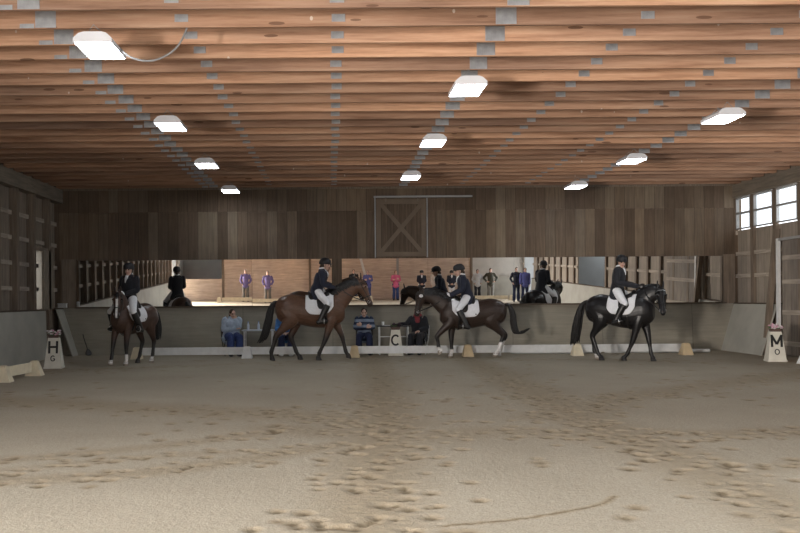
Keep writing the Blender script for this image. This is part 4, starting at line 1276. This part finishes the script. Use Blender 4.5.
table(-1.90, 22.35, .84, .55, .68, 'small white folding table with two bottles beside the seated woman', grey_top, white_paint)
table(1.63, 22.45, .86, .55, .76, 'dark judge table with pale legs behind the letter C stand', dark_top, white_paint, True)
bot = mk('clear_bottle', (.55, .62, .72), .15, .1, 8)
def bottle(x, y, z, label, m=bot):
    r = empty('water_bottle', (x, y, z)); tag(r, label, 'bottle', 'bottles on the judge tables')
    c = np.arange(12) * 2 * PI / 12
    G().add(loft([np.stack([q * np.cos(c), q * np.sin(c), np.full(12, zz)], 1) for zz, q in ((0, .032), (.02, .034), (.13, .034), (.165, .016), (.19, .014))])).obj('body', m, r, None, True)
    G().add(loft([np.stack([q * np.cos(c), q * np.sin(c), np.full(12, zz)], 1) for zz, q in ((.188, .016), (.21, .016))])).obj('cap', mk('blue_cap', (.10, .20, .5), .5, .1, 6), r, None, True)
bottle(-2.17, 22.3, .68, 'water bottle on the white folding table, the one nearer the seated woman')
bottle(-1.90, 22.33, .68, "water bottle on the white folding table, the one nearer the horse's tail")
cup = G().add(loft([np.stack([q * np.cos(np.arange(12) * PI / 6), q * np.sin(np.arange(12) * PI / 6), np.full(12, zz)], 1) for zz, q in ((0, .028), (.10, .038))])).obj('paper_cup', white_paint, None, None, True)
cup.location = (1.36, 22.4, .761); tag(cup, 'white cup at the left end of the dark judge table', 'cup')
pp = G().add(box(-.105, .105, -.15, .15, 0, .006)).obj('paper_sheet', white_cloth); pp.location = (1.50, 22.36, .761); tag(pp, 'white score sheet lying on the dark judge table beside the cup', 'paper')
bk = G().add(box(-.13, .13, -.17, .17, 0, .03)).obj('binder', black_leather); bk.location = (1.74, 22.38, .761); tag(bk, 'dark binder lying on the judge table beside the score sheet', 'binder')

pale_knit = mk('pale_blue_knit', (.36, .44, .55), .9, .12, 18)
stripe = None
m_, nt_, b_ = nodes('patterned_knit')
z_ = nt_.nodes.new('ShaderNodeSeparateXYZ'); nt_.links.new(vec(nt_), z_.inputs[0])
w_ = math_(nt_, 'LESS_THAN', math_(nt_, 'FRACT', math_(nt_, 'MULTIPLY', z_.outputs[2], 7.0)), .5)
nt_.links.new(mixc(nt_, w_, (.03, .045, .09), (.22, .27, .36)), b_.inputs['Base Color']); b_.inputs['Roughness'].default_value = .9
patterned = m_
red_cloth = mk('red_scarf', (.22, .035, .045), .85, .2, 20)
teal_cloth = mk('bright_blue_cloth', (.06, .18, .42), .85, .15, 15)
shoe_white = mk('white_trainer', (.62, .62, .63), .6, .08, 10)
def seat_person(x, y, turn, label, chair_label, arms, O, **k):
    h = -PI / 2 + turn
    folding_chair(x, y, h, chair_label, legm=O.get('chair_leg'))
    p = person(label, (x + .03 * math.cos(h), y + .03 * math.sin(h), 0), h, scaleJ(sitting(.462, arms, **k), .905), O, .007, 'people seated along the far wall')
base = dict(tie=False, jacket_low=.04, flare=.02, top_name='jumper', cvox=.012)
seat_person((231 - 331) * 22.5 / 853, 22.5, .35, 'seated woman in pale blue jumper and jeans, chin resting on her hand', 'black folding chair under the woman in the pale blue jumper', 'chin',
            dict(base, top=pale_knit, legs=jean, fat=1.35, arm_fat=1.35, leg_fat=1.3, hair=hair_brown, hair_len=.03, jacket_d=.028), yaw=.15, pitch=.2, slump=.05)
seat_person((285 - 331) * 22.5 / 853, 22.5, .1, "seated person in bright blue top, mostly hidden behind the large bay's hind legs", 'black folding chair behind the hind legs of the large bay', 'lap',
            dict(base, top=teal_cloth, legs=jean_dark, hair=hair_brown, shoes=shoe_white), pitch=.2, slump=.04)
seat_person((364 - 331) * 22.6 / 853, 22.6, -.05, 'seated person in patterned blue jumper with crossed arms, below the large bay\'s muzzle', 'folding chair under the person in the patterned blue jumper', 'crossed',
            dict(base, top=patterned, legs=jean_dark, hair=hair_brown, fat=1.1, jacket_d=.025), pitch=.15, slump=.02, knees=.13)
seat_person((419 - 331) * 22.5 / 853, 22.55, -.35, 'seated person in black coat and red scarf leaning on the judge table', 'folding chair with pale legs under the person in the black coat', 'reach',
            dict(base, top=black_cloth, legs=black_cloth, hair=hair_brown, scarf=red_cloth, fat=1.15, jacket_low=.10, top_name='coat', chair_leg=white_paint, jacket_d=.03), yaw=-.2, pitch=.25, slump=.06)

# small things by the left corner
bxm = G().add(box(-.11, .11, -.06, .06, 0, .10)).add(box(-.12, .12, -.07, .07, .10, .12)).obj('box', mk('box_white', (.45, .45, .44), .7, .1, 6)); bxm.location = (XL + .10, 22.66 + .25, 1.287)
tag(bxm, 'small pale box on top of the kick board in the left corner', 'box')
bx2 = G().add(loft([np.stack([q * np.cos(np.arange(12) * PI / 6), q * np.sin(np.arange(12) * PI / 6), np.full(12, zz)], 1) for zz, q in ((0, .04), (.13, .045), (.15, .03))])).obj('jar', mk('jar_white', (.5, .5, .5), .5, .1, 6), None, None, True)
bx2.location = (-6.86, 23.14, 1.302); tag(bx2, 'small pale jar at the left end of the mirror ledge', 'jar')
sh = empty('shovel', (-6.72, 22.98, 0), .0); tag(sh, 'dark shovel leaning on the kick board in the left corner', 'shovel')
sh.scale = (.62, .8, .56)
G().add(tube([(.30, -.13, .28), (.10, .02, .75), (.02, .08, 1.0)], [.018] * 3, 8, 3)).obj('handle', mk('dark_handle', (.03, .028, .026), .5, .1, 6), sh, None, True)
G().add(tube([(.34, -.17, .02), (.34, -.16, .12), (.31, -.14, .30)], [(.10, .012), (.13, .02), (.05, .02)], 12, 4, side=(1, .3, 0))).obj('blade', mk('dark_steel', (.035, .035, .038), .45, .2, 6), sh, None, True)

# ================================================================== what the mirrors show: rail and people by the wall behind the viewer
for a, b, w in ((-5.0, -1.4, 'left part, below the man in purple'), (-1.4, 2.2, 'middle part'), (6.6, 10.0, 'right part, seen behind the brown horse')):
    board(a + .17, -1.0, b - .17, -1.0, 'low cream rail reflected in the mirrors, ' + w, 'reflected rail boards', cream_paint)
for x, w in ((-5.0, 'at the left end'), (-1.4, 'left of the middle'), (2.2, 'right of the middle'), (6.6, 'near the brown horse'), (10.0, 'at the right end')):
    block(x, -.94, PI, cream_paint, 'cream wedge block reflected in the mirrors, ' + w, 'reflected wedge blocks')
board(10.1, 1.9, 10.1, 9.0, 'white side rail reflected beside the mirrored black horse', 'reflected rail boards', white_paint)
purple = mk('purple_jacket', (.16, .13, .32), .8, .15, 15); pink = mk('pink_jacket', (.62, .13, .26), .8, .12, 15); blue_j = mk('blue_jacket', (.09, .10, .30), .8, .15, 15)
grey_j = mk('pale_grey_jacket', (.45, .46, .47), .8, .1, 15); olive = mk('olive_jacket', (.06, .058, .042), .85, .2, 15); grey_t = mk('grey_trousers', (.16, .155, .145), .85, .15, 15); cream_c = mk('cream_clothes', (.62, .56, .52), .85, .1, 15)
def RX(px): return (px - 331) / 853 * (46.4 + 1.7)
ref = dict(cvox=.016, tie=False, jacket_low=.08)
def spectator(px, y, label, arms, O, h=1.7, dx=0, yaw=0, turn=0):
    person(label, (RX(px) + dx, y, 0), PI / 2 + turn, standing(h, arms, yaw=yaw), dict(ref, **O), .011, 'spectators reflected in the mirrors')
spectator(268, -1.7, 'man in purple jacket reflected where the second and third mirrors meet', 'pockets', dict(top=purple, legs=grey_t, hair=hair_grey), 1.8, 0)
spectator(354, -2.1, "person in dark jacket reflected above the large bay's neck", 'crossed', dict(top=black_cloth, legs=jean_dark, hair=hair_brown), 1.75)
spectator(368, -1.9, "person in blue purple jacket and jeans reflected beside the large bay's head", 'crossed', dict(top=blue_j, legs=jean, hair=hair_grey), 1.68)
spectator(396, -1.9, 'person in bright pink jacket and jeans reflected between the two horses', 'crossed', dict(top=pink, legs=jean, hair=hair_blond), 1.66)
spectator(422, -1.9, 'reflected rider in dark show jacket and helmet above the dark brown horse\'s neck', 'clasped', dict(top=navy_cloth, legs=white_cloth, boots=True, hat=helmet_mat, tie=True), 1.64)
spectator(436, -2.0, 'reflected person in cream clothes half hidden by the mirrored rider', 'down', dict(top=cream_c, legs=cream_c, hair=hair_blond), 1.68)
spectator(452, -1.9, 'reflected rider in dark jacket and white breeches just left of the brown horse\'s rider', 'clasped', dict(top=navy_cloth, legs=white_cloth, boots=True, hat=helmet_mat, tie=True), 1.62)
spectator(478, -1.9, 'reflected person in pale grey jacket and black trousers behind the brown horse\'s back', 'pockets', dict(top=grey_j, legs=black_cloth, hair=hair_brown), 1.70)
spectator(491, -1.9, 'reflected person in olive jacket with hands on hips beside the one in pale grey', 'out', dict(top=olive, legs=grey_t, hair=hair_brown), 1.76)
spectator(513.5, .6, 'tall reflected person in dark coat and jeans near the mirrored black horse', 'pockets', dict(top=navy_cloth, legs=jean_dark, hair=hair_brown), 1.86, -.35)
spectator(521, 1.0, 'reflected person in grey blue coat next to the mirrored black horse', 'down', dict(top=blue_j, legs=jean_dark, hair=hair_brown), 1.84, -.40)
person('rider in blue jacket and helmet reflected in a side opening of the hall', (XR + .9, 10.3, 0), 2.5, scaleJ(standing(1.72, 'down'), 1), dict(ref, top=navy_cloth, legs=white_cloth, boots=True, hat=helmet_mat, tie=True), .011)

# ================================================================== outside, light, camera
out = G().add(box(-60, -7.8, -20, 60, -.3, -.12)).obj('ground_outside', plain('pale_yard', (.62, .60, .56), .9, .1, .5)); tag(out, kind='structure')
bn = empty('barn', (-15.5, 28.5, -.1)); tag(bn, 'neighbouring barn with red roof seen through the left doorway', 'building')
G().add(box(-4, 4, -3, 3, 0, 2.9)).obj('wall', plain('barn_wall', (.30, .24, .22), .8, .1, 1), bn)
G().add(prism([(-3.4, 2.8), (3.4, 2.8), (0, 4.6)], 'x', -4.3, 4.3)).obj('roof', plain('barn_roof', (.30, .09, .05), .7, .1, 2), bn)

w = bpy.data.worlds.new('World'); scene.world = w; w.use_nodes = True
bg = w.node_tree.nodes['Background']; bg.inputs[0].default_value = (.93, .96, 1, 1); bg.inputs[1].default_value = 2.0

def area(name, loc, rot, sx, sy, power, col, spread=None):
    l = bpy.data.lights.new(name, 'AREA'); l.shape = 'RECTANGLE'; l.size = sx; l.size_y = sy; l.energy = power; l.color = col
    o = bpy.data.objects.new(name, l); COL.objects.link(o); o.location = loc; o.rotation_euler = rot
    if spread: l.spread = math.radians(spread)
    return o
# daylight through the right windows; front, roof, door and left lights are added, unseen
area('added_front_light', (1.8, YF - .35, 3.65), (math.radians(90), 0, 0), 17.5, 1.55, LF, (1.0, .95, .88))  # unseen high openings, added to bring in light from the rear
area('added_roof_light', (0.6, 4.25, ZC + .75), (0, 0, 0), 15.5, 5.0, LS, (1.0, .93, .85))  # unseen light added over the roof gap to brighten the floor
area('added_side_light', (XL - 1.5, -1.9, 1.35), (math.radians(90), 0, math.radians(-90 + 48)), 2.6, 2.5, LD1, (1.0, .92, .84), 96)  # unseen low light added to brighten the joist faces
area('added_side_light', (XR + 1.9, -2.1, 1.35), (math.radians(90), 0, math.radians(90 - 40)), 1.5, 2.5, LD2, (.95, .97, 1.0), 96)  # weaker unseen light added on the right
area('daylight_right', (XR + .45, 9.5, 3.68), (math.radians(90), 0, math.radians(90)), 23, .8, LR, (.90, .95, 1.0))
area('added_left_light', (XL - .45, 4.5, 3.55), (math.radians(90), 0, math.radians(-90)), 13, 1.0, LL, (1.0, .93, .84))  # unseen light added behind the made-up left slots

cam = bpy.data.cameras.new('Camera'); co = bpy.data.objects.new('Camera', cam); COL.objects.link(co)
cam.sensor_fit = 'HORIZONTAL'; cam.sensor_width = 36; cam.lens = 853 / 800 * 36
cam.shift_x = (400 - 331) / 800; cam.shift_y = (300 - 266.5) / 800
cam.clip_start = .1; cam.clip_end = 300
co.matrix_world = Matrix.Translation((0, 0, EYE)) @ Matrix.Rotation(PI / 2, 4, 'X') @ Matrix.Rotation(math.radians(ROLL), 4, 'Z')
scene.camera = co
vs = scene.view_settings
vs.view_transform = 'Standard'; vs.look = 'None'; vs.gamma = 1; vs.use_curve_mapping = False; vs.exposure = EXPO
